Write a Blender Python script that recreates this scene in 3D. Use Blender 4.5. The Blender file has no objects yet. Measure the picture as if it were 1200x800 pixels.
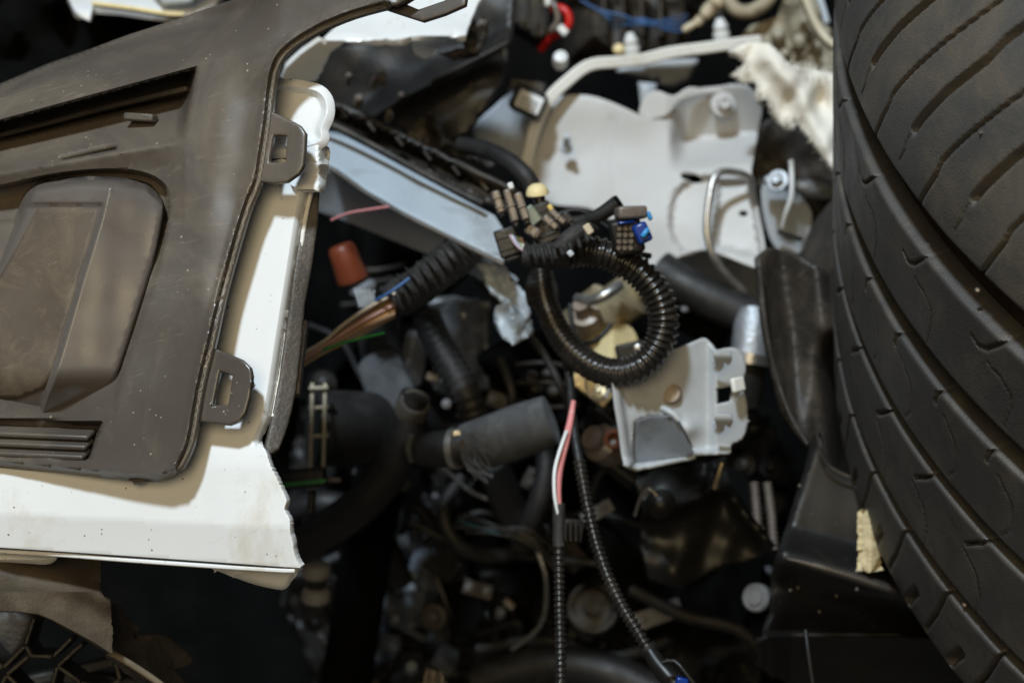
import bpy, bmesh, math, random
import numpy as np
from mathutils import Vector, Matrix
from mathutils.geometry import delaunay_2d_cdt
random.seed(4)
rng = np.random.default_rng(4)
R = math.radians
S = bpy.context.scene
COL = S.collection

# ------------------------------------------------------------ camera
PITCH, CAM_Z, LENS = 43.0, 1.25, 70.0
FPX = 1200 * LENS / 36.0                      # focal length in pixels of the 1200 x 800 photograph
cam = bpy.data.cameras.new('camera')
cam.lens, cam.sensor_width, cam.clip_start, cam.clip_end = LENS, 36.0, 0.02, 100
cam.dof.use_dof, cam.dof.focus_distance, cam.dof.aperture_fstop = True, 0.62, 12.0
cam_o = bpy.data.objects.new('camera', cam)
cam_o.location = (0, 0, CAM_Z)
cam_o.rotation_euler = (R(90 - PITCH), 0, 0)
COL.objects.link(cam_o)
S.camera = cam_o
CM = np.array(Matrix.Rotation(R(90 - PITCH), 3, 'X'))
CL = np.array([0, 0, CAM_Z])

# ------------------------------------------------------------ light
w = bpy.data.worlds.new('World'); S.world = w; w.use_nodes = True
w.node_tree.nodes['Background'].inputs[0].default_value = (0.80, 0.90, 1.0, 1)
w.node_tree.nodes['Background'].inputs[1].default_value = 0.045
def lamp(name, cam_pos, target, size, power, color):
    l = bpy.data.lights.new(name, 'AREA'); l.shape = 'DISK'; l.size = size; l.energy = power; l.color = color
    o = bpy.data.objects.new(name, l); COL.objects.link(o)
    p = CL + CM @ np.array(cam_pos); t = CL + CM @ np.array(target)
    o.location = p; o.rotation_euler = Vector(t - p).to_track_quat('-Z', 'Y').to_euler()
    return o
lamp('overhead_lamp', (-0.75, 2.45, 1.75), (0, 0, -0.7), 0.34, 134, (0.77, 0.90, 1.0))
lamp('warm_fill_lamp', (-0.35, 0.55, 2.3), (0, 0, -0.7), 1.7, 36, (1.0, 0.79, 0.46))  # broad warm fill, an unseen lamp added to lighten the shadows
S.view_settings.view_transform = 'Standard'; S.view_settings.look = 'None'
S.view_settings.exposure = 0.0; S.view_settings.gamma = 1.0; S.view_settings.use_curve_mapping = False
S.render.engine = 'CYCLES'
S.cycles.use_denoising = True
S.cycles.max_bounces = 8

# ------------------------------------------------------------ geometry helpers
def P(px, py, d):
    px, py, d = np.broadcast_arrays(np.asarray(px, float), np.asarray(py, float), np.asarray(d, float))
    c = np.stack([(px - 600) / FPX * d, -(py - 400) / FPX * d, -d], -1)
    return CL + c @ CM.T
VIEW = CM @ np.array([0, 0, 1.0])             # towards the camera
UPV = CM @ np.array([0, 1.0, 0])
RGT = CM @ np.array([1.0, 0, 0])
def cdir(x, y, z):
    v = CM @ np.array([x, y, z], float); return v / np.linalg.norm(v)
def sm(a, b, x):
    t = np.clip((x - a) / (b - a), 0, 1); return t * t * (3 - 2 * t)
def cr(pts, n=6, closed=False):
    p = np.array(pts, float); m = len(p); out = []
    rngi = range(m if closed else m - 1)
    for i in rngi:
        if closed: a, b, c, d = p[(i-1) % m], p[i], p[(i+1) % m], p[(i+2) % m]
        else: a, b, c, d = p[max(i-1, 0)], p[i], p[i+1], p[min(i+2, m-1)]
        for k in range(n):
            t = k / n
            out.append(.5*((2*b)+(-a+c)*t+(2*a-5*b+4*c-d)*t*t+(-a+3*b-3*c+d)*t**3))
    if not closed: out.append(p[-1])
    return np.array(out)
def dens(pts, step, closed=True):
    p = np.array(pts, float); out = []
    m = len(p)
    for i in range(m if closed else m-1):
        a, b = p[i], p[(i+1) % m]; n = max(1, int(np.hypot(*(b-a)) / step))
        for k in range(n): out.append(a + (b-a)*k/n)
    if not closed: out.append(p[-1])
    return np.array(out)
def jag(pts, amp, step=3.0, closed=False):
    q = dens(pts, step, closed)
    if len(q) > 2:
        e = rng.normal(size=(len(q), 2)); e2 = (e+np.roll(e, 1, 0)+np.roll(e, 2, 0)+np.roll(e, 3, 0))/2
        spike = (rng.random(len(q)) < .12)[:, None]*rng.normal(size=(len(q), 2))*1.6
        q[1:-1] += (e2*.7+e*.25+spike*.5)[1:-1]*amp
    return [tuple(v) for v in q]
def inpoly(x, y, poly):
    poly = np.asarray(poly, float); ins = np.zeros(np.shape(x), bool); j = len(poly)-1
    for i in range(len(poly)):
        xi, yi = poly[i]; xj, yj = poly[j]
        if yi != yj:
            ins ^= ((yi > y) != (yj > y)) & (x < (xj-xi)*(y-yi)/(yj-yi)+xi)
        j = i
    return ins
def pdist(x, y, poly, closed=True):
    poly = np.asarray(poly, float); d = np.full(np.shape(x), 1e9)
    m = len(poly)
    for i in range(m if closed else m-1):
        a, b = poly[i], poly[(i+1) % m]; ab = b-a; L = max(ab@ab, 1e-9)
        t = np.clip(((x-a[0])*ab[0]+(y-a[1])*ab[1])/L, 0, 1)
        d = np.minimum(d, np.hypot(x-a[0]-t*ab[0], y-a[1]-t*ab[1]))
    return d
def sdist(x, y, poly):
    return np.where(inpoly(x, y, poly), 1, -1) * pdist(x, y, poly)
def emb(x, y, poly, h, wd):                    # a step of height h inside poly, eased over wd pixels
    return h * sm(-wd/2, wd/2, sdist(x, y, poly))
def crease(x, y, line, h, wd):                 # a ridge (h < 0 is nearer) along an open line
    return h * np.exp(-(pdist(x, y, line, False)/wd)**2)
def offs(line, o):                             # the same line shifted sideways by o pixels
    p = np.array(line, float); t = np.gradient(p, axis=0); t /= np.linalg.norm(t, axis=1)[:, None]+1e-9
    return p+o*np.stack([t[:, 1], -t[:, 0]], 1)
_ph = rng.uniform(0, 6.28, (24, 3)); 
def noise2(x, y, scale, oct=3, seed=0):
    o = 0; amp = 1
    for k in range(oct):
        for j in range(4):
            a = _ph[(k*4+j+seed*5) % 24]; th = a[0]
            o = o + amp*np.sin((x*np.cos(th)+y*np.sin(th))/scale*(1+.37*j)+a[1])*np.cos((x*np.sin(th+1)-y*np.cos(th+1))/scale*(.8+.2*j)+a[2])/2.5
        amp *= .5; scale *= .5
    return o

ORG = {}
def setp(o, label=None, cat=None, group=None, kind=None):
    if label: o['label'] = label
    if cat: o['category'] = cat
    if group: o['group'] = group
    if kind: o['kind'] = kind
    return o
def thing(name, label, cat, loc, group=None):
    o = bpy.data.objects.new(name, None); COL.objects.link(o); o.empty_display_size = .02
    o.location = loc; ORG[o.name] = np.array(loc, float)
    return setp(o, label, cat, group)
def build(name, V, Fc, m, parent=None, smooth=40, solid=0, bev=0, seg=2, lab=None):
    V = np.asarray(V, float)
    if parent is None: org = V.mean(0)
    else: org = ORG[parent.name]
    me = bpy.data.meshes.new(name)
    me.from_pydata((V-org).tolist(), [], [list(map(int, f)) for f in Fc]); me.update()
    me.materials.append(m)
    o = bpy.data.objects.new(name, me); COL.objects.link(o)
    if parent is None: o.location = org
    else: o.parent = parent
    ORG[o.name] = org
    if smooth: 
        me.polygons.foreach_set('use_smooth', [True]*len(me.polygons))
        try: me.set_sharp_from_angle(angle=R(smooth))
        except Exception: pass
    if solid:
        s = o.modifiers.new('s', 'SOLIDIFY'); s.thickness = solid; s.offset = -1
    if bev:
        b = o.modifiers.new('b', 'BEVEL'); b.width = bev; b.segments = seg; b.limit_method = 'ANGLE'; b.angle_limit = R(38)
    if lab: o['label'] = lab
    return o
def sheet(name, outline, df, m, parent=None, step=6, holes=(), solid=.0018, bev=0, smooth=40, edge=None, lab=None, lines=()):
    """a moulded or pressed panel: outline and holes, depth field df(x, y), thickness"""
    edge = edge or step
    o = dens(outline, edge); pts = [o]; edges = []; n0 = 0
    loops = [o] + [dens(h, edge) for h in holes]
    pts = []; n = 0
    for l in loops:
        pts.append(l); edges += [(n+i, n+(i+1) % len(l)) for i in range(len(l))]; n += len(l)
    for l in lines:
        l = dens(l, edge, False); l = l[inpoly(l[:, 0], l[:, 1], o) & (pdist(l[:, 0], l[:, 1], o) > edge*.4)]
        for h in loops[1:]: l = l[~inpoly(l[:, 0], l[:, 1], h) & (pdist(l[:, 0], l[:, 1], h) > edge*.4)]
        if len(l) > 1:
            pts.append(l); edges += [(n+i, n+i+1) for i in range(len(l)-1) if np.hypot(*(l[i]-l[i+1])) < edge*2.8]; n += len(l)
    x0, y0 = o.min(0); x1, y1 = o.max(0)
    gx, gy = np.meshgrid(np.arange(x0+step*.5, x1, step), np.arange(y0+step*.5, y1, step*.92))
    gx = gx + (np.arange(gx.shape[0]) % 2)[:, None]*step*.5
    gx = gx.ravel(); gy = gy.ravel()
    k = inpoly(gx, gy, o) & (pdist(gx, gy, o) > edge*.55)
    for h in loops[1:]: k &= ~inpoly(gx, gy, h) & (pdist(gx, gy, h) > edge*.55)
    if len(lines):
        fx = np.concatenate(pts[len(loops):] or [np.zeros((0, 2))])
        for q0 in range(0, len(fx), 400):
            e = fx[q0:q0+400]; kk = np.where(k)[0]
            if len(e): k[kk] = (((gx[kk, None]-e[None, :, 0])**2+(gy[kk, None]-e[None, :, 1])**2).min(1) > (step*.45)**2)
    pts.append(np.stack([gx[k], gy[k]], 1)); pts = np.concatenate(pts)
    r = delaunay_2d_cdt([Vector(p) for p in pts], edges, [], 0, 1e-5)
    q = np.array([tuple(v) for v in r[0]]); f = np.array([tuple(t) for t in r[2]])
    c = q[f].mean(1); k = inpoly(c[:, 0], c[:, 1], o)
    for h in loops[1:]: k &= ~inpoly(c[:, 0], c[:, 1], h)
    f = f[k]
    a, b, cc = q[f[:, 0]], q[f[:, 1]], q[f[:, 2]]
    area = (b[:, 0]-a[:, 0])*(cc[:, 1]-a[:, 1])-(b[:, 1]-a[:, 1])*(cc[:, 0]-a[:, 0])
    f[area > 0] = f[area > 0][:, ::-1]         # image y runs down: keep the normals towards the camera
    f = f[np.abs(area) > 1e-4]
    d = df(q[:, 0], q[:, 1]) if callable(df) else np.full(len(q), df)
    used = np.unique(f); mp = -np.ones(len(q), int); mp[used] = np.arange(len(used))
    return build(name, P(q[:, 0], q[:, 1], d)[used], mp[f], m, parent, smooth, solid, bev, lab=lab)
def plane(*pts):                               # depth plane through three (x, y, d)
    A = np.array([[p[0], p[1], 1] for p in pts[:3]], float); s = np.linalg.solve(A, [p[2] for p in pts[:3]])
    return lambda x, y: s[0]*x+s[1]*y+s[2]
def frame_sweep(C):
    T = np.gradient(C, axis=0); T /= np.linalg.norm(T, axis=1)[:, None]+1e-12
    n = np.cross(T[0], VIEW); 
    if np.linalg.norm(n) < .05: n = np.cross(T[0], UPV)
    n /= np.linalg.norm(n); N = [n]
    for i in range(1, len(C)):
        n = N[-1]-T[i]*(N[-1]@T[i]); n /= np.linalg.norm(n)+1e-12; N.append(n)
    N = np.array(N); return T, N, np.cross(T, N)
def tubeW(name, C, rad, m, parent=None, n=14, cap=True, smooth=60, flat=1.0, bev=0, lab=None):
    C = np.asarray(C, float); rad = np.broadcast_to(np.asarray(rad, float), (len(C),))
    T, N, B = frame_sweep(C); a = np.linspace(0, 2*np.pi, n, endpoint=False)
    V = (C[:, None]+rad[:, None, None]*(np.cos(a)[None, :, None]*N[:, None]+flat*np.sin(a)[None, :, None]*B[:, None])).reshape(-1, 3)
    Fc = []
    for i in range(len(C)-1):
        for j in range(n):
            k = (j+1) % n; Fc.append((i*n+j, i*n+k, (i+1)*n+k, (i+1)*n+j))
    if cap: Fc += [tuple(range(n))[::-1], tuple((len(C)-1)*n+j for j in range(n))]
    return build(name, V, Fc, m, parent, smooth, bev=bev, lab=lab)
def resample(C, step):
    L = np.concatenate([[0], np.cumsum(np.linalg.norm(np.diff(C, axis=0), axis=1))])
    n = max(2, int(L[-1]/step)); t = np.linspace(0, L[-1], n)
    return np.stack([np.interp(t, L, C[:, i]) for i in range(3)], 1), t
def tube(name, pts, wpx, m, parent=None, rib=None, n=14, step=.002, taper=None, lab=None, cap=True, sp=8, wob=0):
    """pts (x, y, depth) on the centre line, wpx its width in photograph pixels; rib = (pitch, depth) in metres"""
    p = np.array(pts, float)
    if len(p) > 2: p = cr(p, sp)
    C = P(p[:, 0], p[:, 1], p[:, 2]); d = p[:, 2].mean(); r = wpx/2*d/FPX
    if rib: step = rib[0]/6
    C, t = resample(C, step)
    rad = np.full(len(C), r)
    if taper is not None: rad = r*np.interp(t/t[-1], np.linspace(0, 1, len(taper)), taper)
    if rib:
        wv = np.sin(2*np.pi*t/rib[0]); rad = rad-rib[1]*.5+rib[1]*.5*np.tanh(2.2*wv)
    if wob: rad = rad*(1+wob*np.sin(t*900+3*np.sin(t*310))*np.cos(t*410))
    return tubeW(name, C, rad, m, parent, n, cap, lab=lab)
def lathe(name, c, axis, prof, m, parent=None, n=24, smooth=35, bev=0, lab=None, sides=None):
    """prof: (radius, height along axis) in metres from world point c"""
    n = sides or n
    ax = np.array(axis, float); ax /= np.linalg.norm(ax)
    e = np.cross(ax, RGT); 
    if np.linalg.norm(e) < .1: e = np.cross(ax, UPV)
    e /= np.linalg.norm(e); g = np.cross(ax, e); a = np.linspace(0, 2*np.pi, n, endpoint=False)
    V = np.concatenate([np.array(c)+ax*h+r*(np.cos(a)[:, None]*e+np.sin(a)[:, None]*g) for r, h in prof])
    Fc = []
    for i in range(len(prof)-1):
        for j in range(n):
            k = (j+1) % n; Fc.append((i*n+j, i*n+k, (i+1)*n+k, (i+1)*n+j))
    Fc += [tuple(range(n))[::-1], tuple((len(prof)-1)*n+j for j in range(n))]
    return build(name, V, Fc, m, parent, smooth, bev=bev, lab=lab)
def bar(name, p0, p1, wpx, th, m, parent=None, roll=0, bev=.0006, lab=None, tap=1.0):
    """a block from p0 to p1 (x, y, depth), wpx wide and th metres thick, turned by roll degrees"""
    a, b = P(*p0), P(*p1); ax = b-a; L = np.linalg.norm(ax); ax /= L
    n = VIEW-ax*(VIEW@ax); n /= np.linalg.norm(n); s = np.cross(ax, n)
    c, sn = math.cos(R(roll)), math.sin(R(roll)); n, s = c*n+sn*s, c*s-sn*n
    hw = wpx/2*(p0[2]+p1[2])/2/FPX; V = []
    for q, kf in ((a, 1), (b, tap)):
        for sx, sy in ((-1, -1), (1, -1), (1, 1), (-1, 1)): V.append(q+s*hw*sx*kf+n*th/2*sy*kf)
    Fc = [(3, 2, 1, 0), (4, 5, 6, 7), (0, 1, 5, 4), (1, 2, 6, 5), (2, 3, 7, 6), (3, 0, 4, 7)]
    V = np.array(V); Fc = [f[::-1] for f in Fc]
    return build(name, V, Fc, m, parent, 30, bev=bev, lab=lab)
def ribbon(name, pts, wpx, th, m, parent=None, bev=.0004, twist=0, lab=None):
    """a folded strip of sheet metal along pts"""
    p = cr(pts, 8); C = P(p[:, 0], p[:, 1], p[:, 2]); C, t = resample(C, .003)
    T = np.gradient(C, axis=0); T /= np.linalg.norm(T, axis=1)[:, None]
    N = VIEW-T*(T@VIEW)[:, None]; N /= np.linalg.norm(N, axis=1)[:, None]; B = np.cross(T, N)
    if twist:
        c, s_ = math.cos(R(twist)), math.sin(R(twist)); N, B = c*N+s_*B, c*B-s_*N
    hw = wpx/2*p[:, 2].mean()/FPX; V = []; Fc = []
    for i in range(len(C)):
        for sx, sy in ((-1, -1), (1, -1), (1, 1), (-1, 1)): V.append(C[i]+B[i]*hw*sx+N[i]*th/2*sy)
    for i in range(len(C)-1):
        for j in range(4): k = (j+1) % 4; Fc.append((i*4+j, i*4+k, i*4+4+k, i*4+4+j))
    Fc += [(3, 2, 1, 0), tuple(len(V)-4+j for j in range(4))]
    return build(name, V, Fc, m, parent, 35, bev=bev, lab=lab)
def bolt(name, x, y, d, rpx, m, parent, ax=None, hex_=True, hgt=.6):
    r = rpx*d/FPX; ax = VIEW if ax is None else ax
    c = P(x, y, d)
    o = lathe(name, c, ax, [(r, 0), (r, r*.18), (r*.95, r*.25), (r*.62, r*.27)], m, parent, 24)
    lathe('bolt_head', c+ax*r*.25, ax, [(r*.6, 0), (r*.6, r*hgt), (r*.5, r*(hgt+.1)), (r*.3, r*(hgt+.1)), (r*.25, r*(hgt-.05))], m, o, sides=6 if hex_ else 16)
    return o

# ------------------------------------------------------------ materials
def mat(name, col, rough=.5, metal=0, spec=.5, dirt=None, dirt_amt=.5, dirt_scale=40, var=.12, bump=0, bscale=400, rvar=.12, streak=None,
        speck=None, coat=0, stretch=(1, 1, 1), weave=0, settle=None):
    m = bpy.data.materials.new(name); m.use_nodes = True; nt = m.node_tree; N = nt.nodes; L = nt.links
    b = N['Principled BSDF']; tc = N.new('ShaderNodeTexCoord')
    b.inputs['Metallic'].default_value = metal; b.inputs['Specular IOR Level'].default_value = spec
    if coat: b.inputs['Coat Weight'].default_value = coat; b.inputs['Coat Roughness'].default_value = .12
    mp = N.new('ShaderNodeMapping'); mp.inputs['Scale'].default_value = stretch; L.new(tc.outputs['Object'], mp.inputs['Vector'])
    def noise(scale, det=4, ro=.6, vec=mp, dist=0):
        n = N.new('ShaderNodeTexNoise'); n.inputs['Scale'].default_value = scale; n.inputs['Detail'].default_value = det
        n.inputs['Roughness'].default_value = ro; n.inputs['Distortion'].default_value = dist; L.new(vec.outputs[0], n.inputs['Vector']); return n
    def ramp(src, a, b_, c0=(0, 0, 0, 1), c1=(1, 1, 1, 1)):
        r = N.new('ShaderNodeValToRGB'); r.color_ramp.elements[0].position = a; r.color_ramp.elements[1].position = b_
        r.color_ramp.elements[0].color = c0; r.color_ramp.elements[1].color = c1; L.new(src, r.inputs['Fac']); return r
    def mix(fac, c0, c1, ty='MIX'):
        x = N.new('ShaderNodeMix'); x.data_type = 'RGBA'; x.blend_type = ty
        for s, v in ((0, fac), (6, c0), (7, c1)):
            if hasattr(v, 'is_linked') or hasattr(v, 'links'): L.new(v, x.inputs[s])
            else: x.inputs[s].default_value = v if s == 0 else (*v[:3], 1)
        return x.outputs[2]
    n1 = noise(dirt_scale*.6, 5)
    lo = tuple(max(0, c*(1-var)) for c in col); hi = tuple(min(1, c*(1+var)) for c in col)
    c = mix(ramp(n1.outputs['Fac'], .3, .7).outputs[0], lo, hi)
    if dirt:
        n2 = noise(dirt_scale, 8, .68, dist=.6)
        dr = ramp(n2.outputs['Fac'], .62-.3*dirt_amt, .86-.25*dirt_amt)
        c = mix(dr.outputs[0], c, dirt)
    if streak:                                  # dry scuffs and scratches: thin stretched noise
        sc, sa, ssc = streak
        for k, ang in enumerate((.5, -.9, 1.9)):
            m2 = N.new('ShaderNodeMapping'); m2.inputs['Rotation'].default_value = (.4*k, ang, .7*ang); m2.inputs['Scale'].default_value = (1, 14, 3)
            L.new(tc.outputs['Object'], m2.inputs['Vector'])
            n3 = noise(ssc*(1+.4*k), 3, .5, m2, 1.2)
            rr = ramp(n3.outputs['Fac'], .64, .74, (0, 0, 0, 1), (sa, sa, sa, 1))
            gt = ramp(noise(ssc*.35+7*k, 3).outputs['Fac'], .5, .66)
            mg = N.new('ShaderNodeMath'); mg.operation = 'MULTIPLY'; L.new(rr.outputs[0], mg.inputs[0]); L.new(gt.outputs[0], mg.inputs[1])
            c = mix(mg.outputs[0], c, sc)
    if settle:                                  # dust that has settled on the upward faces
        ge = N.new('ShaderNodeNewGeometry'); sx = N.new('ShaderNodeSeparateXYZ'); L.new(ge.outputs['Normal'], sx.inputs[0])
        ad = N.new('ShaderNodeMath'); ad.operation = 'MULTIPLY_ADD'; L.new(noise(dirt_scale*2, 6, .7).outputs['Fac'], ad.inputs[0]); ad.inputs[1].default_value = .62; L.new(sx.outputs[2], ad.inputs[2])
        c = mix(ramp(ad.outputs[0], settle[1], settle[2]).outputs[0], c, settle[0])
    if speck:
        v = N.new('ShaderNodeTexVoronoi'); v.inputs['Scale'].default_value = speck[1]; L.new(mp.outputs[0], v.inputs['Vector'])
        gate = ramp(noise(speck[1]*.5, 2).outputs['Fac'], .58, .64)
        rr = ramp(v.outputs['Distance'], .1, .16, (1, 1, 1, 1), (0, 0, 0, 1))
        mm = N.new('ShaderNodeMath'); mm.operation = 'MULTIPLY'; L.new(rr.outputs[0], mm.inputs[0]); L.new(gate.outputs[0], mm.inputs[1])
        c = mix(mm.outputs[0], c, speck[0])
    L.new(c, b.inputs['Base Color'])
    n4 = noise(dirt_scale*1.7, 5)
    mr = N.new('ShaderNodeMapRange'); mr.inputs[3].default_value = max(.05, rough-rvar); mr.inputs[4].default_value = min(1, rough+rvar)
    mr.inputs[1].default_value = .3; mr.inputs[2].default_value = .7
    L.new(n4.outputs['Fac'], mr.inputs[0]); L.new(mr.outputs[0], b.inputs['Roughness'])
    if bump or weave:
        bp = N.new('ShaderNodeBump'); bp.inputs['Strength'].default_value = bump or weave; bp.inputs['Distance'].default_value = .001
        if weave:
            wv = N.new('ShaderNodeTexWave'); wv.inputs['Scale'].default_value = bscale; wv.inputs['Distortion'].default_value = 2.0; wv.inputs['Detail'].default_value = 2
            L.new(mp.outputs[0], wv.inputs['Vector']); L.new(wv.outputs['Fac'], bp.inputs['Height'])
        else: L.new(noise(bscale, 3).outputs['Fac'], bp.inputs['Height'])
        L.new(bp.outputs[0], b.inputs['Normal'])
    return m
M = {}
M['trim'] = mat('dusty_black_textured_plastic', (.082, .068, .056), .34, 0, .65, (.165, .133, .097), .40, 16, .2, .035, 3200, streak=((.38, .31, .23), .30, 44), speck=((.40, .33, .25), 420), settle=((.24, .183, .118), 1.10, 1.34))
M['trim_pod'] = mat('satin_black_plastic', (.118, .100, .087), .34, 0, .65, (.155, .128, .10), .2, 40, .12, .035, 3200, streak=((.24, .19, .13), .15, 22))
M['trim_dusty'] = mat('dust_caked_black_plastic', (.135, .108, .078), .62, 0, .4, (.25, .20, .135), .7, 30, .2, .12, 1300, streak=((.34, .27, .18), .4, 34))
M['pod_dust'] = mat('dusty_lamp_blank_plastic', (.100, .076, .055), .6, 0, .4, (.185, .14, .092), .5, 46, .2, .1, 1500, streak=((.40, .32, .22), .5, 40))
M['valance'] = mat('dust_brown_plastic', (.062, .046, .030), .65, 0, .35, (.11, .085, .053), .6, 50, .2, .25, 900, streak=((.26, .2, .13), .4, 40))
M['white'] = mat('white_bumper_paint', (.79, .80, .805), .33, 0, .5, (.60, .54, .43), .2, 30, .03, 0, 400, .06, speck=((.05, .04, .03), 420), coat=.3, streak=((.25, .22, .18), .4, 20))
M['white_core'] = mat('torn_white_plastic', (.82, .80, .75), .7, 0, .3, (.5, .44, .33), .25, 60, .08, .5, 500)
M['cream'] = mat('cream_plastic', (.80, .66, .36), .5, 0, .4, (.5, .4, .22), .3, 60)
M['edge_black'] = mat('black_seal_plastic', (.075, .066, .057), .45, 0, .5, (.15, .125, .095), .5, 50, .2, .3, 900)
M['black'] = mat('black_moulded_plastic', (.014, .013, .0125), .42, 0, .45, (.045, .038, .030), .45, 45, .25, .2, 700)
M['blackd'] = mat('dusty_black_plastic', (.020, .017, .0145), .55, 0, .4, (.085, .068, .05), .5, 50, .3, .3, 600)
M['gloss'] = mat('glossy_black_plastic', (.010, .0095, .009), .40, 0, .28, (.026, .021, .017), .12, 45, .2, 0, 400, .1, speck=((.14, .12, .09), 520))
M['ridgegloss'] = mat('highlight_gloss_plastic', (.03, .026, .023), .32, 0, .5, (.09, .074, .06), .4, 60)  # lighter than the shield plastic: the ridge highlight is put into the colour
M['deep'] = mat('shade_black_plastic', (.003, .003, .003), .9, 0, .04, (.006, .0055, .005), .4, 30, .3, .2, 300)  # near-black colour stands in for the shade deep in the bay
M['conduit'] = mat('black_corrugated_conduit', (.016, .014, .0125), .22, 0, .75, (.055, .045, .035), .38, 120, .2, 0, 400, .08)
M['tape'] = mat('black_cloth_tape', (.022, .020, .019), .55, 0, .4, (.08, .075, .07), .45, 140, .3, .6, 1300)
M['rubber'] = mat('black_rubber_hose', (.014, .0135, .0135), .5, 0, .4, (.035, .033, .032), .4, 60, .25, .3, 900)
M['sleeve'] = mat('grey_braided_sleeve', (.17, .177, .187), .75, 0, .3, (.29, .297, .305), .45, 120, .25, 0, 700, weave=.9)
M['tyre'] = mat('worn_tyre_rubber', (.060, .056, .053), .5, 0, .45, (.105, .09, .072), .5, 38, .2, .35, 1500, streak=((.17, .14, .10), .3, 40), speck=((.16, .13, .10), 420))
M['tyre_shoulder'] = mat('dusty_lit_shoulder_rubber', (.085, .080, .075), .5, 0, .45, (.16, .132, .098), .5, 30, .2, .35, 1500, streak=((.2, .165, .12), .3, 40), speck=((.2, .165, .12), 420))  # real dust patches; the paler base also paints in light on the shoulder
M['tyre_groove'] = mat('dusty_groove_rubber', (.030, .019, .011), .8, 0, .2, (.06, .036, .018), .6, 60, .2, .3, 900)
M['grey'] = mat('grey_body_primer', (.49, .485, .48), .55, 0, .4, (.40, .385, .36), .32, 18, .06, .12, 500, streak=((.3, .28, .25), .2, 6))
M['greyblue'] = mat('blue_grey_body_paint', (.46, .50, .55), .4, 0, .5, (.30, .28, .26), .35, 24, .06, .12, 500, streak=((.2, .19, .18), .4, 12))
M['greyblue_dark'] = mat('stained_blue_grey_metal', (.19, .212, .245), .45, 0, .5, (.085, .085, .085), .5, 60, .1, .1, 500)
M['dullgrey'] = mat('dull_grey_coating', (.13, .13, .135), .5, 0, .4, (.05, .048, .045), .4, 80)
M['dimgrey'] = mat('oily_grey_metal', (.055, .057, .062), .45, .2, .4, (.02, .019, .018), .45, 70)
M['casting'] = mat('oily_blue_grey_casting', (.13, .148, .175), .45, 0, .5, (.04, .04, .04), .5, 60)
M['paleplastic'] = mat('dirty_pale_plastic', (.25, .245, .235), .5, 0, .4, (.10, .095, .085), .4, 60)
M['railp'] = mat('pale_blue_grey_sheet_metal', (.40, .455, .51), .38, 0, .5, (.20, .19, .18), .36, 30, .06, .1, 500, streak=((.12, .11, .1), .5, 14), speck=((.05, .05, .05), 130))
M['seal_white'] = mat('white_sealed_flange', (.78, .77, .73), .5, 0, .4, (.5, .45, .36), .3, 40, .05)
M['bracket'] = mat('zinc_grey_bracket', (.42, .44, .46), .42, 0, .5, (.27, .265, .25), .3, 60, .06, .1, 500, streak=((.10, .10, .11), .35, 30))
M['steel'] = mat('bare_steel', (.55, .53, .50), .36, .9, .5, (.22, .18, .13), .4, 80, .15, .2, 700)
M['alu'] = mat('cast_aluminium', (.40, .42, .45), .5, .6, .5, (.12, .11, .10), .45, 60, .2, .5, 500)
M['brass'] = mat('yellow_passivated_metal', (.62, .52, .33), .34, .7, .5, (.2, .14, .07), .4, 60, .25, .3, 500)
M['tan'] = mat('tan_plastic', (.34, .27, .21), .45, 0, .5, (.12, .09, .07), .35, 90)
M['connp'] = mat('grey_brown_plug_plastic', (.145, .12, .104), .28, 0, .6, (.05, .04, .034), .35, 110)
M['foam'] = mat('cream_foam', (.62, .52, .32), .9, 0, .2, (.32, .25, .14), .4, 70, .2, .9, 300)
M['fibre'] = mat('dirty_white_felt', (.82, .77, .68), .95, 0, .1, (.70, .62, .50), .1, 20, .06, .35, 420)
M['olive'] = mat('greasy_beige_paint', (.33, .29, .21), .5, 0, .4, (.10, .085, .06), .5, 40, .15, .3, 400)
M['olive2'] = mat('dirty_beige_rubber', (.36, .31, .22), .6, 0, .3, (.14, .12, .08), .5, 50)
M['beige'] = mat('beige_plastic', (.58, .50, .36), .5, 0, .4, (.3, .25, .16), .4, 50)
M['liner'] = mat('dusty_wheel_liner', (.026, .022, .0185), .5, 0, .4, (.085, .068, .052), .45, 50, .25, .4, 500, streak=((.2, .16, .12), .3, 18))
M['orange'] = mat('orange_red_plastic', (.22, .048, .018), .42, 0, .5, (.3, .05, .015), .3, 60)
M['red'] = mat('red_cable', (.55, .012, .008), .35)
M['blue'] = mat('bright_blue_plastic', (.006, .035, .22), .25, 0, .5)
M['cyan'] = mat('cyan_plastic', (.03, .26, .60), .3)
M['bluewire'] = mat('blue_wire', (.045, .12, .30), .45, 0, .4, (.06, .07, .09), .4, 60)
M['tealwire'] = mat('dim_teal_wire', (.02, .06, .07), .4)
M['green'] = mat('green_wire', (.03, .30, .07), .4)
M['whitep'] = mat('white_plug_plastic', (.72, .74, .75), .4, 0, .5, (.5, .48, .42), .3, 60)
M['pinkw'] = mat('pink_wire', (.70, .26, .26), .4, streak=((.8, .75, .7), .9, 9))
M['ground'] = mat('oily_concrete', (.06, .057, .052), .8, 0, .3, (.02, .019, .018), .5, 4, .2, .4, 60)
WIRES = [mat('wire_'+n, c, .42, 0, .5, (.25, .16, .08), .2, 80) for n, c in
         (('orange', (.58, .33, .14)), ('pink', (.62, .38, .33)), ('cream', (.70, .58, .44)), ('yellow', (.66, .48, .14)), ('lilac', (.48, .35, .43)), ('brown', (.38, .23, .14)), ('grey', (.50, .45, .42)))]

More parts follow.
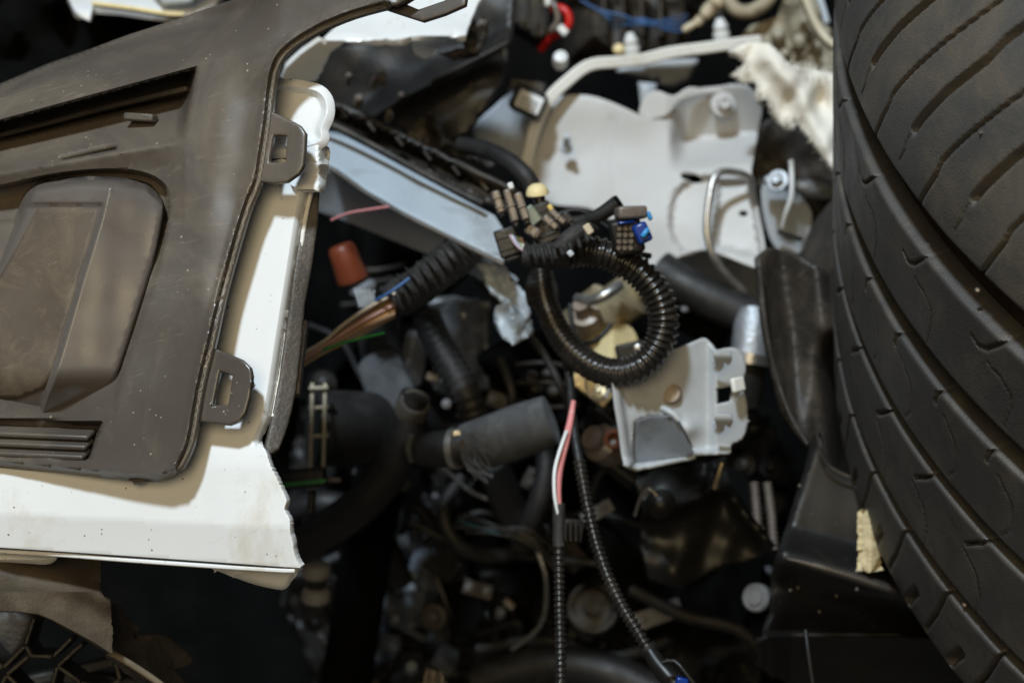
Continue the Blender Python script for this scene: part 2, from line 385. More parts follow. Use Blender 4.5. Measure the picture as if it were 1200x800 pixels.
# ------------------------------------------------------------ setting
g = 6.0
gv = np.array([(x, y+1, 0) for y in np.linspace(-g, g, 9) for x in np.linspace(-g, g, 9)])
gf = [(j*9+i, j*9+i+1, j*9+i+10, j*9+i+9) for j in range(8) for i in range(8)]
setp(build('ground', gv, gf, M['ground']), kind='structure')

# black backing sheet, added to stand in for the dark of the bay
def d_backing(x, y): return 1.14+.015*noise2(x, y, 110, 2, 1)-.00012*(y-400)
t = sheet('bay_dark_backing', [(-160, -160), (1360, -160), (1360, 960), (-160, 960)], d_backing, M['deep'], step=22, solid=.003)
setp(t, 'black backing sheet standing in for the darkness of the engine bay, behind everything', 'backing')

# ------------------------------------------------------------ tyre
def make_tyre():
    th, ph = .72059, -.14186
    u = np.array([math.cos(th)*math.sin(ph), math.cos(th)*math.cos(ph), math.sin(th)])
    cc = np.array([.42946, .06546, -.69927]); R0 = .31275
    e1 = np.cross(u, [0, 0, 1]); e1 /= np.linalg.norm(e1); e2 = np.cross(u, e1)
    U, E1, E2, CW = CM@u, CM@e1, CM@e2, CL+CM@cc
    tw = thing('tyre', 'big worn black tyre lying on its side at the right edge', 'tyre', tuple(CW-U*.12))
    def drop(a):                               # crown and shoulders, millimetres
        d = .00010*np.clip(np.abs(a)-30, 0, None)**2+.0042*np.clip(a-80, 0, None)**2
        d = d+.0040*np.clip(-a-92, 0, None)**2+.08*np.clip(-a-104, 0, None)**2+.02*np.clip(a-150, 0, None)**2
        return d
    def surf(ss, tt, dep):
        phi = ss/(R0*1000); r = R0-drop(tt)/1000-dep
        return CW+(tt/1000)[..., None]*U+r[..., None]*(np.cos(phi)[..., None]*E1+np.sin(phi)[..., None]*E2)
    full = 2*math.pi*R0*1000
    s_hi = np.arange(-1045, -838, .75)
    s_lo = np.linspace(-838, -1045+full, 240)[1:-1]
    s_all = np.concatenate([s_hi, s_lo]); ns = len(s_all)
    def cut(s, t, path, wd, dp, pitch, s_ref):
        """depth of a slot that repeats round the tread; path: (s, t) pairs"""
        q = ((s-s_ref+pitch*.5) % pitch)-pitch*.5+s_ref
        out = np.zeros(s.shape)
        for off in (-pitch, 0, pitch):
            out = np.maximum(out, dp*(1-sm(wd*.3, wd*.7, pdist(q+off, t, path, False))))
        return out
    def rib(name, t0, t1, cuts, wall=8.0, wl0=1.0, wl1=1.6):
        tg = np.concatenate([t0-wl0*np.array([1, .7, .4, .1]), np.arange(t0+.3, t1-.1, .8), t1+wl1*np.array([0, .12, .35, .6, .8, 1])])
        SS, TT = np.meshgrid(s_all, tg)
        D = np.zeros(SS.shape)
        for c_ in cuts: D = np.maximum(D, cut(SS, TT, *c_))
        rnd = .45*(np.clip((t0+1.2-TT)/1.2, 0, 1)**2+np.clip((TT-t1+1.2)/1.2, 0, 1)**2)
        wl_ = np.interp(TT, [t0-wl0, t0-.05, t1+.05, t1+wl1], [wall, 0, 0, wall])
        D = D+rnd+wl_+.10*noise2(SS, TT, 19, 3)
        V = surf(SS, TT, D/1000).reshape(-1, 3); nt = len(tg)
        i, j = np.meshgrid(np.arange(nt-1), np.arange(ns), indexing='ij'); k = (j+1) % ns
        Fc = np.stack([i*ns+j, i*ns+k, (i+1)*ns+k, (i+1)*ns+j], -1).reshape(-1, 4)
        return build(name, V, Fc, M['tyre_shoulder' if t0 > 70 else 'tyre'], tw, 60)
    sh = [(79, -922), (82.5, -920.3), (87, -918), (95, -914.1), (100.5, -912.6), (107, -908.9), (114.6, -904), (128.7, -894.3), (138, -887.3), (160, -871)]
    thin = [(s_, a_) for a_, s_ in sh]
    thick = [(-931.6, 99), (-928.5, 105.4), (-920.8, 118.6), (-909.7, 134.2), (-906.5, 141.5), (-898.9, 152), (-892, 162)]
    faint = [(-931.6, 99), (-934, 95), (-935, 90), (-938, 84)]
    rib('shoulder_rib', 79, 160, [(thin, 1.1, 1.7, 37, -904), (thick, 2.3, 3.0, 37.5, -915), (faint, .8, .5, 37.5, -935)])
    hook = [(-908, 69.4), (-915.8, 62.3), (-924.2, 53.5), (-928.5, 51.5), (-931.5, 53)]
    arc = [(-923, 49), (-916, 48), (-911.5, 45.5), (-910.5, 40), (-913, 30)]
    rib('centre_rib', 28.1, 61.9, [(hook, .9, 1.4, 44, -918), (arc, .7, .4, 44, -915)])
    rib('centre_rib', -16.9, 16.6, [([(-921, 29), (-930.1, 20), (-935, 15), (-936, 10)], 1.0, 1.6, 30, -928), ([(-930, 9), (-923, 3), (-922, -8), (-926, -14)], .7, .4, 30, -925)])
    rib('centre_rib', -61.6, -23.8, [([(-900.7, -16.8), (-909, -27), (-917.5, -35.3)], 1.0, 1.8, 33.5, -908), ([(-919, -38), (-911, -43), (-908, -52), (-910, -62)], .7, .5, 33.5, -912)])
    rib('shoulder_rib', -112, -69, [([(-893, -68), (-895.5, -75.8), (-899, -86), (-906.8, -103)], 1.3, 2.6, 31, -899), ([(-883, -89.6), (-888, -99), (-890, -103)], 3.2, 3.4, 31, -887)])
    for s_, a_, r_ in ((-888, 70, 1.2), (-884, -66, 1.3), (-899, 118, .7)):
        p = surf(np.array([float(s_)]), np.array([float(a_)]), np.array([.0012 if 62 < a_ < 78 or -23 < a_ < -17 or -69 < a_ < -62 else -.0002]))[0]
        lathe('grit', p, p-CW-U*((p-CW)@U), [(r_*.0005, -.0008), (r_*.0008, .0), (r_*.0006, .0006), (r_*.0002, .0008)], M['connp'], tw, 7)
    # carcass under the ribs: groove floors, sidewalls, bead
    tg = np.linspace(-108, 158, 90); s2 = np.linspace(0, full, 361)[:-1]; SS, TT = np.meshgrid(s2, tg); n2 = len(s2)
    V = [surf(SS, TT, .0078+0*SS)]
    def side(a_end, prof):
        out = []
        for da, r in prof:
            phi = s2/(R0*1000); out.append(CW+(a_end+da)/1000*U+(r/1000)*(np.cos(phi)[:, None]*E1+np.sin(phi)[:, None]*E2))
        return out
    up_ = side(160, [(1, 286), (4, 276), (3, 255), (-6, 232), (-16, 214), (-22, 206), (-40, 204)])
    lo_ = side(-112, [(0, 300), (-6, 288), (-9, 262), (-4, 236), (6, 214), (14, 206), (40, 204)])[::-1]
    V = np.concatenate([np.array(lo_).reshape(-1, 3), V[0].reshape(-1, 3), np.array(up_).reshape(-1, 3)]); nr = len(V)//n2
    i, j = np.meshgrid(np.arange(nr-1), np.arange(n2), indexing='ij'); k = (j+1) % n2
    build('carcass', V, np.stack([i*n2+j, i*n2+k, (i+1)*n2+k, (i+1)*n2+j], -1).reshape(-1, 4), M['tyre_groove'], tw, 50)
make_tyre()


# ------------------------------------------------------------ white bumper and its black trim
def dT(x, y): return .600+.00006*(550-y)+.00010*(330-x)
def dWs(x, y): return dT(x, y)+.0185-(.0115-.00003*np.clip(x, 0, 240))*sm(440, 545, y)
bump = thing('bumper_cover', 'broken white bumper cover with torn right edge under the black trim panel', 'bumper', tuple(P(120, 640, .63)))
rip = [(307, 516), (318, 490), (325, 452), (333, 400), (341, 350), (349, 300), (357, 250), (366, 212)]
tip = jag([(352, 665), (346, 650), (341, 628), (338, 607), (333, 597), (336, 586), (322, 556), (312, 532), (307, 516)], .55, 2)
ripj = jag(rip, .6, 2)
def d_white(x, y):
    d = dWs(x, y)
    d = d+.006*np.clip(1-pdist(x, y, rip, False)/13, 0, 1)**2*(y < 520)
    cr_ = 601+.05*x
    d = d+.00008*np.clip(y-cr_, 0, None)+.00003*np.clip(y-548, 0, None)
    return d+.0006*noise2(x, y, 130, 2, 2)
out_white = [(-80, 470), (170, 470), (222, 420), (262, 300), (292, 195), (330, 186), (372, 196)] + ripj[::-1][1:] + tip[::-1][1:] + [(320, 663), (250, 658), (150, 651), (60, 645), (-80, 636)]
sheet('outer_panel', out_white, d_white, M['white'], bump, step=5, solid=.0028, bev=.0005, edge=2.4, lines=[[(-80, 597), (340, 618)]]+[offs(cr(rip, 4), k) for k in (4, 7.5, 11, 15)])
ribbon('torn_edge', [(x+2.5, y, dWs(x, y)+.0062) for x, y in rip[1:]], 5, .003, M['white_core'], bump)
ribbon('bottom_fold', [(-80, 640, dWs(-80, 640)+.011), (60, 648, dWs(60, 648)+.011), (150, 655, dWs(150, 655)+.011), (250, 662, dWs(250, 662)+.011), (330, 667, dWs(330, 667)+.011), (350, 667, dWs(350, 667)+.011)], 5, .006, M['white'], bump)
# corner block and the rounded tab over it
def d_cb(x, y): return dT(x, y)+.017+.008*sm(372, 386, x)+.0015*np.sin(y/4.5)*(y > 190)
sheet('corner_block', cr([(345, 160), (366, 166), (386, 173), (385, 195), (382, 214), (379, 226), (368, 222), (340, 216)], 3, True), d_cb, M['white'], bump, step=4, solid=.004, bev=.0005)
tabp = cr([(300, 98), (330, 100), (366, 105), (380, 115), (383, 132), (376, 150), (370, 168), (300, 172)], 4, True)
def d_tab(x, y): return dT(x, y)+.0165-.0035*sm(0, 7, pdist(x, y, tabp))*-1+.002*sm(60, 0, y-100)
sheet('upper_tab', tabp, d_tab, M['white'], bump, step=4, solid=.003, bev=.0006)
up = [(318, 118), (335, 80), (352, 64), (380, 44), (405, 20), (420, -14), (575, -16), (560, 4)] + jag([(556, 14), (552, 24), (546, 41), (530, 44), (518, 50), (508, 66), (497, 70), (486, 64), (482, 43)], .6, 4) + jag([(470, 46), (440, 48), (405, 49), (390, 58), (383, 68), (377, 82), (372, 92), (350, 104)], 1.2, 4)
def d_up(x, y):
    return dT(340, 40)+.15+.0005*np.clip(46-y, 0, None)+.0004*np.clip(y-46, 0, None)+.0004*np.clip(x-470, 0, None)*sm(40, 60, y)+.002*noise2(x, y, 50, 2)
sheet('upper_panel', up, d_up, M['white'], bump, step=6, solid=.003, bev=.0005)
for q in ([(238, 661), (270, 664), (344, 668), (341, 682), (334, 690), (322, 690), (290, 682)], [(-40, 648), (40, 650), (60, 651), (66, 655), (56, 661), (30, 660), (-40, 655)]):
    qs = cr(q, 4, True)
    sheet('clip_tongue', qs, lambda x, y: dWs(x, y)+.018+.0002*(y-660)-.002*sm(0, 6, pdist(x, y, qs)), M['white'], bump, step=5, solid=.003, bev=.0006)

trim = thing('bumper_trim', 'dusty black plastic trim panel with slot and lamp blank on the white bumper', 'trim panel', tuple(P(120, 560, .625)))
r_edge = [(213, 548), (222, 530), (228, 510), (233, 482), (240, 445), (250, 405), (258, 370), (268, 330), (280, 285), (294, 240), (305, 213), (311, 180), (317, 140), (321, 104), (325, 82), (334, 65), (352, 50), (380, 34), (415, 20), (452, 10)]
t_out = [(-80, 541), (0, 548), (60, 553), (120, 560), (160, 564), (186, 564), (202, 559)] + [tuple(v) for v in cr(r_edge, 3)] + [(470, 3), (490, -10), (500, -22), (330, -22), (298, -10), (272, 0), (240, 11), (200, 25), (150, 41), (110, 56), (60, 73), (0, 98), (-80, 132)]
top_l = [(-80, 132), (0, 98), (60, 73), (110, 56), (200, 25), (272, 0), (330, -25)]
WELL_D = .004
well = cr([(-90, 230), (-10, 221), (60, 206), (120, 200), (165, 203), (192, 218), (197, 245), (188, 300), (167, 370), (142, 440), (120, 500), (20, 503), (-90, 500)], 4, True)
lou = [(-90, 488), (118, 496), (104, 537), (-90, 528)]
def d_trim(x, y):
    d = dT(x, y)
    yt = 140-.272*x; yb = 204-.172*x; xr = 233-(y-77)*.178
    v = np.clip((y-(yt-52))/52, 0, 1)
    d = d+.032*(1-v)**1.7*(x < 330)*sm(330, 235, x)              # the top bar rolls back
    t = (y-yt)/(yb-yt)
    ins = sm(0, 14, xr-x)*(t > 0)*(t < 1)
    prof = np.interp(np.clip(t, 0, 1), [0, .07, .34, .44, .97, 1], [0, .028, .034, .017, .0005, 0])
    d = d+prof*ins
    # shallow facet along the right post, softly folded
    d = d+.0035*sm(0, 40, x-(262-(y-77)*.12))*sm(70, 120, y)*sm(400, 330, y)*.5
    # face under the slot tips inwards to the lamp well
    below = np.clip((y-yb)/24, 0, 1)*(x < 215)*sm(225, 170, x)*(y < 260)
    d = d+.005*below
    d = d+emb(x, y, well, .010, 5)*sm(330, 215, y)+emb(x, y, well, .0006, 5)*sm(215, 330, y)
    d = d+emb(x, y, lou, .010, 4)
    # raised bead that follows the outer edge
    de = pdist(x, y, r_edge, False)
    d = d+.0020*sm(8.5, 5, de)-.0006*np.exp(-((de-10.5)/2.2)**2)
    d = d+.006*sm(9, 0, pdist(x, y, [(-80, 541), (0, 548), (120, 560), (186, 564), (205, 558)], False))
    return d+.0004*noise2(x, y, 60, 2, 3)
re_s = cr(r_edge, 5)
slot = lambda f: [(x, (140-.272*x)+f*((204-.172*x)-(140-.272*x))) for x in np.linspace(-80, 232, 60)]
slot = lambda f: [(x, (140-.272*x)*(1-f)+(204-.172*x)*f) for x in np.linspace(-80, 231-13*f, 60)]
xend = lambda o: [(233-(y-77)*.178-o, y) for y in np.linspace(80, 166, 30)]
wl = np.vstack([well, well[:1]])
bot_l = [(-80, 541), (0, 548), (120, 560), (186, 564), (205, 558)]
t_lines = [offs(cr(bot_l, 5), k) for k in (4.5, 9)]+[offs(re_s, 0+k) for k in (4.6, 8.7, 12)]+[slot(.0), slot(.075), slot(.34), slot(.44), slot(.985)]+[xend(1), xend(14)]+[offs(wl, k) for k in (-2.7, 2.7)]
slit = [(68, 184), (128, 170), (138, 169), (136, 175), (100, 182), (74, 187)]
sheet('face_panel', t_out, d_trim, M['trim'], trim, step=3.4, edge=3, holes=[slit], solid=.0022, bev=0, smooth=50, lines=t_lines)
def dtab(x, y): return dT(x, y)+.0042
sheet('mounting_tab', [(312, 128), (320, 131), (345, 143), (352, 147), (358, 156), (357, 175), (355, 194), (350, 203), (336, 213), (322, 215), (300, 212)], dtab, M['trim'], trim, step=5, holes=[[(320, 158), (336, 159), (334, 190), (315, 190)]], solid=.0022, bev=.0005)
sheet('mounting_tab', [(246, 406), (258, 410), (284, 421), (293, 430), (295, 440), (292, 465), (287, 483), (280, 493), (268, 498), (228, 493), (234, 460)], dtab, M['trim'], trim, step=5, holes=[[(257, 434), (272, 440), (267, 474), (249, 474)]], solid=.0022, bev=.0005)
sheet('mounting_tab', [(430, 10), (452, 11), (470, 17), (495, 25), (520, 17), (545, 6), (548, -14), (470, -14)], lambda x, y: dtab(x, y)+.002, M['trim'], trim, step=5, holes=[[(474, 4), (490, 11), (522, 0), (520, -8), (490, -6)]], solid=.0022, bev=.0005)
ribbon('slot_rib', [(-80, 178, .690), (30, 152, .681), (120, 128, .672), (222, 104, .655)], 6, .004, M['edge_black'], trim)
bar('clip', (148, 137, .652), (182, 139, .648), 9, .004, M['edge_black'], trim)
# lamp blank
podo = cr([(-90, 238), (-20, 228), (30, 215), (90, 207), (140, 208), (172, 214), (188, 228), (191, 250), (182, 298), (162, 365), (137, 440), (114, 499), (20, 502), (-90, 502)], 4, True)
ridge = np.array([(131, 200), (131, 214), (120, 258), (98, 330), (72, 420), (46, 500)], float)
def d_pod(x, y):
    xr = np.interp(y, ridge[:, 1], ridge[:, 0]); rt = np.interp(y, [205, 215, 232, 250, 298, 365, 440, 500], [165, 178, 189, 191, 182, 162, 137, 114])
    t = np.clip((x-xr)/(rt-xr), 0, 1.1)
    d = dT(x, y)-.013+.0115*t+.0015*sm(.93, 1.06, t)+.00007*np.clip(xr-x, 0, None)
    d = d+.016*sm(14, 0, y-(np.interp(x, [-90, 30, 90, 140, 172, 190], [236, 215, 207, 208, 214, 230])))**1.5
    lx = np.interp(y, [205, 225, 310, 420, 500], [52, 42, 3, -40, -70])
    d = d+.0022*sm(1, 7, xr-x)*sm(0, 7, y-236)                    # sunken dusty face
    d = d+.035*sm(2, -26, x-lx)
    d = d+.020*sm(430, 520, y)
    return d+.0004*noise2(x, y, 40, 2, 4)
pe = cr([(165, 205), (178, 215), (189, 232), (191, 250), (182, 298), (162, 365), (137, 440), (114, 500)][::-1], 6)
pod = sheet('lamp_blank', podo, d_pod, M['trim_pod'], trim, step=4, edge=3.5, solid=.002, smooth=60, lines=[offs(pe, k) for k in (3.2, 8, 14)]+[ridge[1:].tolist(), offs(ridge[1:], 2).tolist(), offs(ridge[1:], -2).tolist(), offs(ridge[1:], -7).tolist(), offs(ridge[1:], 7).tolist(), [(-80, 236), (128, 236)], [(-80, 243), (128, 243)]])
face = [(44, 244), (70, 243), (114, 244), (112.5, 258), (104, 284), (90, 330), (64, 420), (52, 455), (20, 468), (-70, 470), (-70, 400), (-4, 330), (22, 285)]
sheet('dusty_insert', face, lambda x, y: d_pod(x, y)-.0003, M['pod_dust'], pod, step=5, solid=.0006)
for k in range(3):
    y0 = 505+11.5*k
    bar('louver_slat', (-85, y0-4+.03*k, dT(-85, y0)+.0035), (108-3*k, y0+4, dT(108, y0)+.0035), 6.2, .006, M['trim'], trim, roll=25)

# black seal strip behind the torn edge
seal = thing('edge_seal_strip', 'black plastic strip running behind the torn right edge of the white bumper', 'seal strip', tuple(P(330, 530, .65)))
sheet('strip', jag([(360, 222), (376, 224), (373, 262), (366, 310), (358, 355), (354, 400), (349, 440), (345, 472), (338, 498), (328, 526), (315, 533), (310, 524), (318, 490), (326, 450), (336, 380), (344, 320)], .4, 8, True),
      lambda x, y: dT(x, y)+.023+.00018*(x-340)+.002*np.sin(y/60), M['edge_black'], seal, step=6, solid=.004, bev=.0008)
bar('clip', (356, 376, .640), (347, 464, .636), 9.5, .008, M['edge_black'], seal)
bar('clip', (332, 428, .640), (322, 488, .636), 8, .008, M['edge_black'], seal)

# ------------------------------------------------------------ lower left: broken dusty piece and grille
lowt = thing('broken_valance', 'dust caked broken black valance piece below the white bumper', 'valance', tuple(P(60, 760, .70)))
fold = [(-60, 640), (50, 668), (128, 702)]
def d_val(x, y): return .638+.00010*(x)-.00006*(y-700)-crease(x, y, fold, .004, 14)+.03*np.clip((690-y-(128-x)*-.1)/90, 0, 1)*(y < 690)+.0005*noise2(x, y, 22, 2)
sheet('panel', [(-80, 640), (118, 650)] + jag([(118, 652), (117, 690), (124, 702), (129, 706), (132, 740), (132, 766)], .9, 3) + [(110, 752), (90, 741), (60, 725), (45, 719), (20, 716), (-80, 712)], d_val, M['valance'], lowt, step=5, solid=.003, bev=.0005)
def d_v2(x, y): return .662+.0003*(x-130)+.0015*noise2(x, y, 26, 2, 2)
sheet('torn_end', jag([(131, 706), (142, 708), (150, 722), (166, 736), (160, 742), (168, 745), (196, 744), (214, 758), (229, 771), (224, 779), (206, 785), (219, 799), (222, 830), (205, 830), (170, 800), (132, 770)], .6, 5, True), d_v2, M['liner'], lowt, step=5, solid=.004, bev=.0007)
tube('edge_bead', [(128, 763, .656), (160, 782, .66), (190, 803, .664), (205, 820, .667)], 8, M['trim_dusty'], lowt)
gr = thing('honeycomb_grille', 'dusty black honeycomb grille mesh in the bottom left corner', 'grille', tuple(P(60, 790, .74)))
for pl in ([(46, 720), (36, 752), (10, 778), (-20, 776)], [(90, 743), (68, 765), (40, 764), (14, 786), (-2, 820)], [(102, 750), (73, 776), (66, 802), (80, 830)], [(139, 768), (146, 792), (128, 803), (110, 830)], [(36, 752), (44, 766)], [(-30, 735), (10, 778)], [(66, 802), (40, 812), (14, 786)], [(128, 803), (100, 795), (73, 776)]):
    c = [(x, y, .70) for x, y in pl]
    for a, b in zip(c[:-1], c[1:]): bar('grille_bar', a, b, 5.5, .016, M['black'], gr, bev=.0005)
sheet('grille_corner_panel', [(-60, 716), (44, 718), (34, 750), (10, 775), (-60, 760)], .71, M['liner'], gr, step=10, solid=.003)
for k, (a, b) in enumerate((((20, 800), (150, 770)), ((60, 790), (190, 800)))):
    bar('backing_rib', (*a, .79), (*b, .80), 12, .01, M['black'], gr)

# top left: white scrap panel and dark cavity
sc = thing('white_scrap_panel', 'out of focus white scrap panel with a cut corner at the top left edge', 'body panel', tuple(P(160, 10, .86)))
sheet('panel', [(70, -60), (78, -8), (86, 10), (94, 20), (105, 25), (109, 6), (140, 8), (175, 13), (212, 19), (232, 14), (252, 5), (300, -60)], lambda x, y: .85+.0008*np.clip(14-y, 0, None), M['white'], sc, step=6, solid=.004, bev=.0006)
ribbon('folded_edge', [(109, 5, .846), (150, 10, .846), (195, 17, .846), (216, 18, .847)], 5, .006, M['cream'], sc)
sheet('inner_shade_panel', [(160, -50), (250, -50), (225, 4), (190, 6)], .846, M['greyblue'], sc, step=8, solid=.002)
cav = sheet('cavity_backing', [(-90, -90), (330, -90), (290, 10), (150, 60), (-90, 160)], lambda x, y: .92+.02*noise2(x, y, 50, 3, 2), M['deep'], step=12, solid=.003)  # black sheet added where the gap is only dark
setp(cav, 'crumpled black backing sheet standing in for the dark gap above the trim panel', 'liner')

# ------------------------------------------------------------ inner wing: grey strut panel and what is fixed to it
tower = thing('inner_wing_panel', 'light grey pressed inner wing panel with holes and a curved white flange', 'body panel', tuple(P(760, 310, .95)))
seam = [(757, 138), (775, 148), (790, 162), (802, 178)]
def d_tow(x, y):
    d = .905+.00010*(600-x)+.00016*(230-y)
    d = d-.003*np.exp(-((x-700)/80)**2-((y-215)/50)**2)
    d = d+.025*np.interp(y+.10*(x-840), [98, 160, 196], [0, 1, 0])*sm(783, 806, x)
    d = d-.012*(1-sm(105, 190, y))*sm(800, 740, x)
    d = d+crease(x, y, [(716, 140), (708, 190), (712, 236)], .0008, 4)
    d = d+emb(x, y, cr([(795, 222), (835, 210), (836, 260), (832, 292), (800, 292), (786, 265)], 4, True), .005, 6)
    d = d+emb(x, y, [(842, 212), (878, 210), (886, 250), (892, 300), (840, 290)], .006, 6)
    d = d+.020*sm(252, 320, y)*sm(860, 740, x)*.3
    return d+.0006*noise2(x, y, 60, 2, 2)
hole1 = [(810+12.5*math.cos(a)+2*math.sin(a), 208+6.5*math.sin(a)+2*math.cos(a)) for a in np.linspace(0, 6.28, 18)[:-1]]
hole2 = [(871+5.5*math.cos(a), 250+3.5*math.sin(a)) for a in np.linspace(0, 6.28, 12)[:-1]]
main = cr([(634, 128), (655, 113), (690, 112), (722, 122), (757, 138), (772, 140), (790, 120), (812, 107), (840, 103), (870, 101), (884, 110), (893, 128), (888, 155), (884, 180), (880, 210), (886, 250), (893, 290), (892, 314), (862, 305), (832, 293), (806, 296), (784, 308), (766, 319), (748, 305), (720, 262), (690, 244), (650, 240), (622, 228), (606, 205), (616, 170)], 3, True)
sheet('pressed_panel', main, d_tow, M['grey'], tower, step=5, holes=[hole1, hole2], solid=.0016, bev=.0004, lines=[seam])
sheet('upper_bracket', cr([(748, 132), (756, 112), (770, 106), (790, 112), (808, 102), (830, 104), (860, 98), (878, 103), (880, 112), (840, 110), (812, 114), (796, 120), (785, 133), (770, 140), (758, 141)], 3, True), lambda x, y: .897+.0001*np.abs(x-780), M['grey'], tower, step=5, solid=.002, bev=.0008)
sheet('side_panel', cr([(556, 150), (580, 125), (604, 108), (628, 128), (624, 160), (612, 198), (590, 192), (566, 172)], 3, True), lambda x, y: .918+.0002*(x-600), M['greyblue'], tower, step=6, solid=.002, bev=.0005)
ribbon('sealed_flange', [(613, 204, .908), (620, 178, .905), (627, 150, .901), (642, 118, .898), (664, 96, .898), (690, 77, .90), (722, 73, .903), (752, 70, .906), (785, 62, .91), (822, 57, .912), (866, 51, .915), (892, 48, .917)], 14, .003, M['seal_white'], tower, bev=.0008, twist=8)
sheet('back_gusset', [(722, 84), (770, 74), (818, 72), (806, 96), (786, 104), (768, 96), (750, 92)], lambda x, y: .96+.0005*(y-70), M['greyblue'], tower, step=6, holes=[[(764, 94), (772, 92), (776, 97), (768, 99)]], solid=.002)
sheet('gusset_web', [(748, 96), (770, 98), (766, 112), (752, 132)], .94, M['greyblue'], tower, step=8, solid=.002)
bolt('bolt', 847, 123, .9045, 15, M['grey'], tower, cdir(.1, .1, 1))
lathe('weld_stud', P(664, 174, .894), cdir(0, .4, 1), [(.0028, 0), (.0028, .002), (.0016, .003), (.0014, .012), (.0005, .0125)], M['greyblue'], tower, 14)
sheet('lower_web', [(760, 318), (784, 300), (812, 286), (840, 284), (896, 305), (892, 370), (855, 372), (800, 345)], .965, M['greyblue'], tower, step=10, solid=.002)
tube('lower_edge', [(608, 206, .912), (622, 228, .909), (650, 240, .906), (690, 245, .902), (720, 263, .897), (746, 300, .892), (766, 319, .892)], 4, M['grey'], tower)
tube('cutout_edge', [(764, 320, .906), (784, 307, .902), (806, 295, .90), (832, 292, .899), (862, 304, .898), (890, 313, .896)], 5, M['grey'], tower)

rod = tube('bent_rod', [(872, 342, .87), (856, 326, .868), (843, 312, .866), (833, 294, .864), (828, 266, .864), (832, 228, .866), (838, 207, .868), (850, 201, .87), (876, 207, .875), (881, 228, .878), (887, 250, .88), (892, 268, .885)], 9, M['steel'])
setp(rod, 'thin bent metal rod standing in front of the grey wing panel', 'rod')

# sensor with a label
sen = thing('sensor_box', 'small black box with a white printed label on the wing flange', 'sensor', tuple(P(620, 135, .87)))
bar('housing', (602, 112, .894), (637, 128, .892), 32, .012, M['black'], sen, bev=.002)
bar('mounting_ear', (596, 98, .900), (640, 106, .898), 16, .008, M['black'], sen, bev=.001)
lb = bar('label', (607, 114, .8865), (634, 126, .8845), 21, .001, M['whitep'], sen, bev=.0003)
for k in range(3):
    for j in range(4):
        a0 = 611.5+j*5.2; bar('print_mark', (a0-k*1.9, 115.5+j*2.4+k*4.3-2.5, .8857-.0004*j), (a0+3.3-k*1.9, 117+j*2.4+k*4.3-2.5, .8854-.0004*j), 2.4, .0006, M['dullgrey'], lb, bev=0)

# ------------------------------------------------------------ rail
rail = thing('wing_rail', 'scratched pale blue grey metal rail running diagonally down from the bumper corner', 'rail', tuple(P(480, 270, .82)))
rtop = [(372, 150), (395, 154), (430, 172), (480, 199), (530, 226), (562, 243), (580, 252), (590, 268), (593, 290)] + jag([(593, 290), (590, 306)], .8, 3) + [(560, 291), (520, 272), (470, 246), (428, 222), (396, 198), (372, 186)]
def d_rail(x, y): return .800-.00012*(x-480)+.0008*noise2(x, y, 40, 2, 1)-.0003*(y-.55*x+40)
sheet('top_face', rtop, d_rail, M['railp'], rail, step=6, solid=.0016, bev=.0004)
sheet('lower_face', [(366, 198), (396, 204), (430, 228), (480, 258), (530, 284), (566, 300), (606, 330), (596, 344), (560, 326), (505, 300), (455, 280), (400, 258), (366, 246)], lambda x, y: .826-.0001*(x-480)+.00025*(y-.5*x), M['greyblue'], rail, step=7, solid=.0016, bev=.0004)
tube('seam_edge', [(372, 190, .80), (398, 204, .798), (432, 228, .795), (476, 253, .79), (524, 277, .785), (562, 296, .78), (590, 310, .778)], 6, M['edge_black'], rail)
sheet('torn_end', jag([(556, 300), (590, 312), (606, 332), (618, 346), (622, 372), (612, 388), (600, 380), (588, 356), (570, 332)], .8, 4, True), lambda x, y: .80+.003*noise2(x, y, 14, 3), M['railp'], rail, step=4, solid=.0016)
sheet('crumpled_foil', jag([(580, 360), (596, 352), (622, 376), (624, 390), (604, 404), (590, 396), (578, 380)], 1.2, 4, True), lambda x, y: .795+.003*noise2(x, y, 11, 2, 1)+.0004*np.abs(x-600), M['railp'], rail, step=4, solid=.0008, smooth=20)
tube('pink_lead', [(388, 258, .79), (408, 250, .788), (430, 246, .787), (456, 242, .785)], 3, M['pinkw'], rail)

# black gutter along the rail
gut = thing('black_gutter', 'long black ribbed plastic gutter lying along the upper side of the rail', 'gutter', tuple(P(480, 190, .80)))
sheet('channel', jag([(372, 118), (400, 122), (440, 140), (500, 172), (560, 205), (604, 226), (600, 244), (570, 240), (530, 222), (480, 195), (430, 168), (386, 146), (370, 140)], .6, 6, True), lambda x, y: .815-.0001*(x-480)+.012*np.clip(1-pdist(x, y, [(376, 128), (600, 235)], False)/9, 0, 1), M['blackd'], gut, step=5, solid=.002)
tube('rolled_lip', [(374, 141, .808), (400, 151, .806), (440, 172, .802), (500, 205, .796), (540, 226, .793), (566, 238, .79)], 7, M['liner'], gut)
for k in range(6):
    x = 398+k*33; y = 131+.52*(x-398)-5; bar('stiffener', (x, y, .812), (x+9, y+12, .812), 5, .004, M['blackd'], gut)
for x, y, w_ in ((408, 92, 9), (438, 96, 8), (448, 92, 12), (420, 118, 12), (456, 136, 10), (402, 132, 8)):
    lathe('clip_stud', P(x, y, .83), cdir(.2, .5, 1), [(w_*.00017, -.003), (w_*.00017, .002), (w_*.00012, .003)], M['connp'], gut, 10)

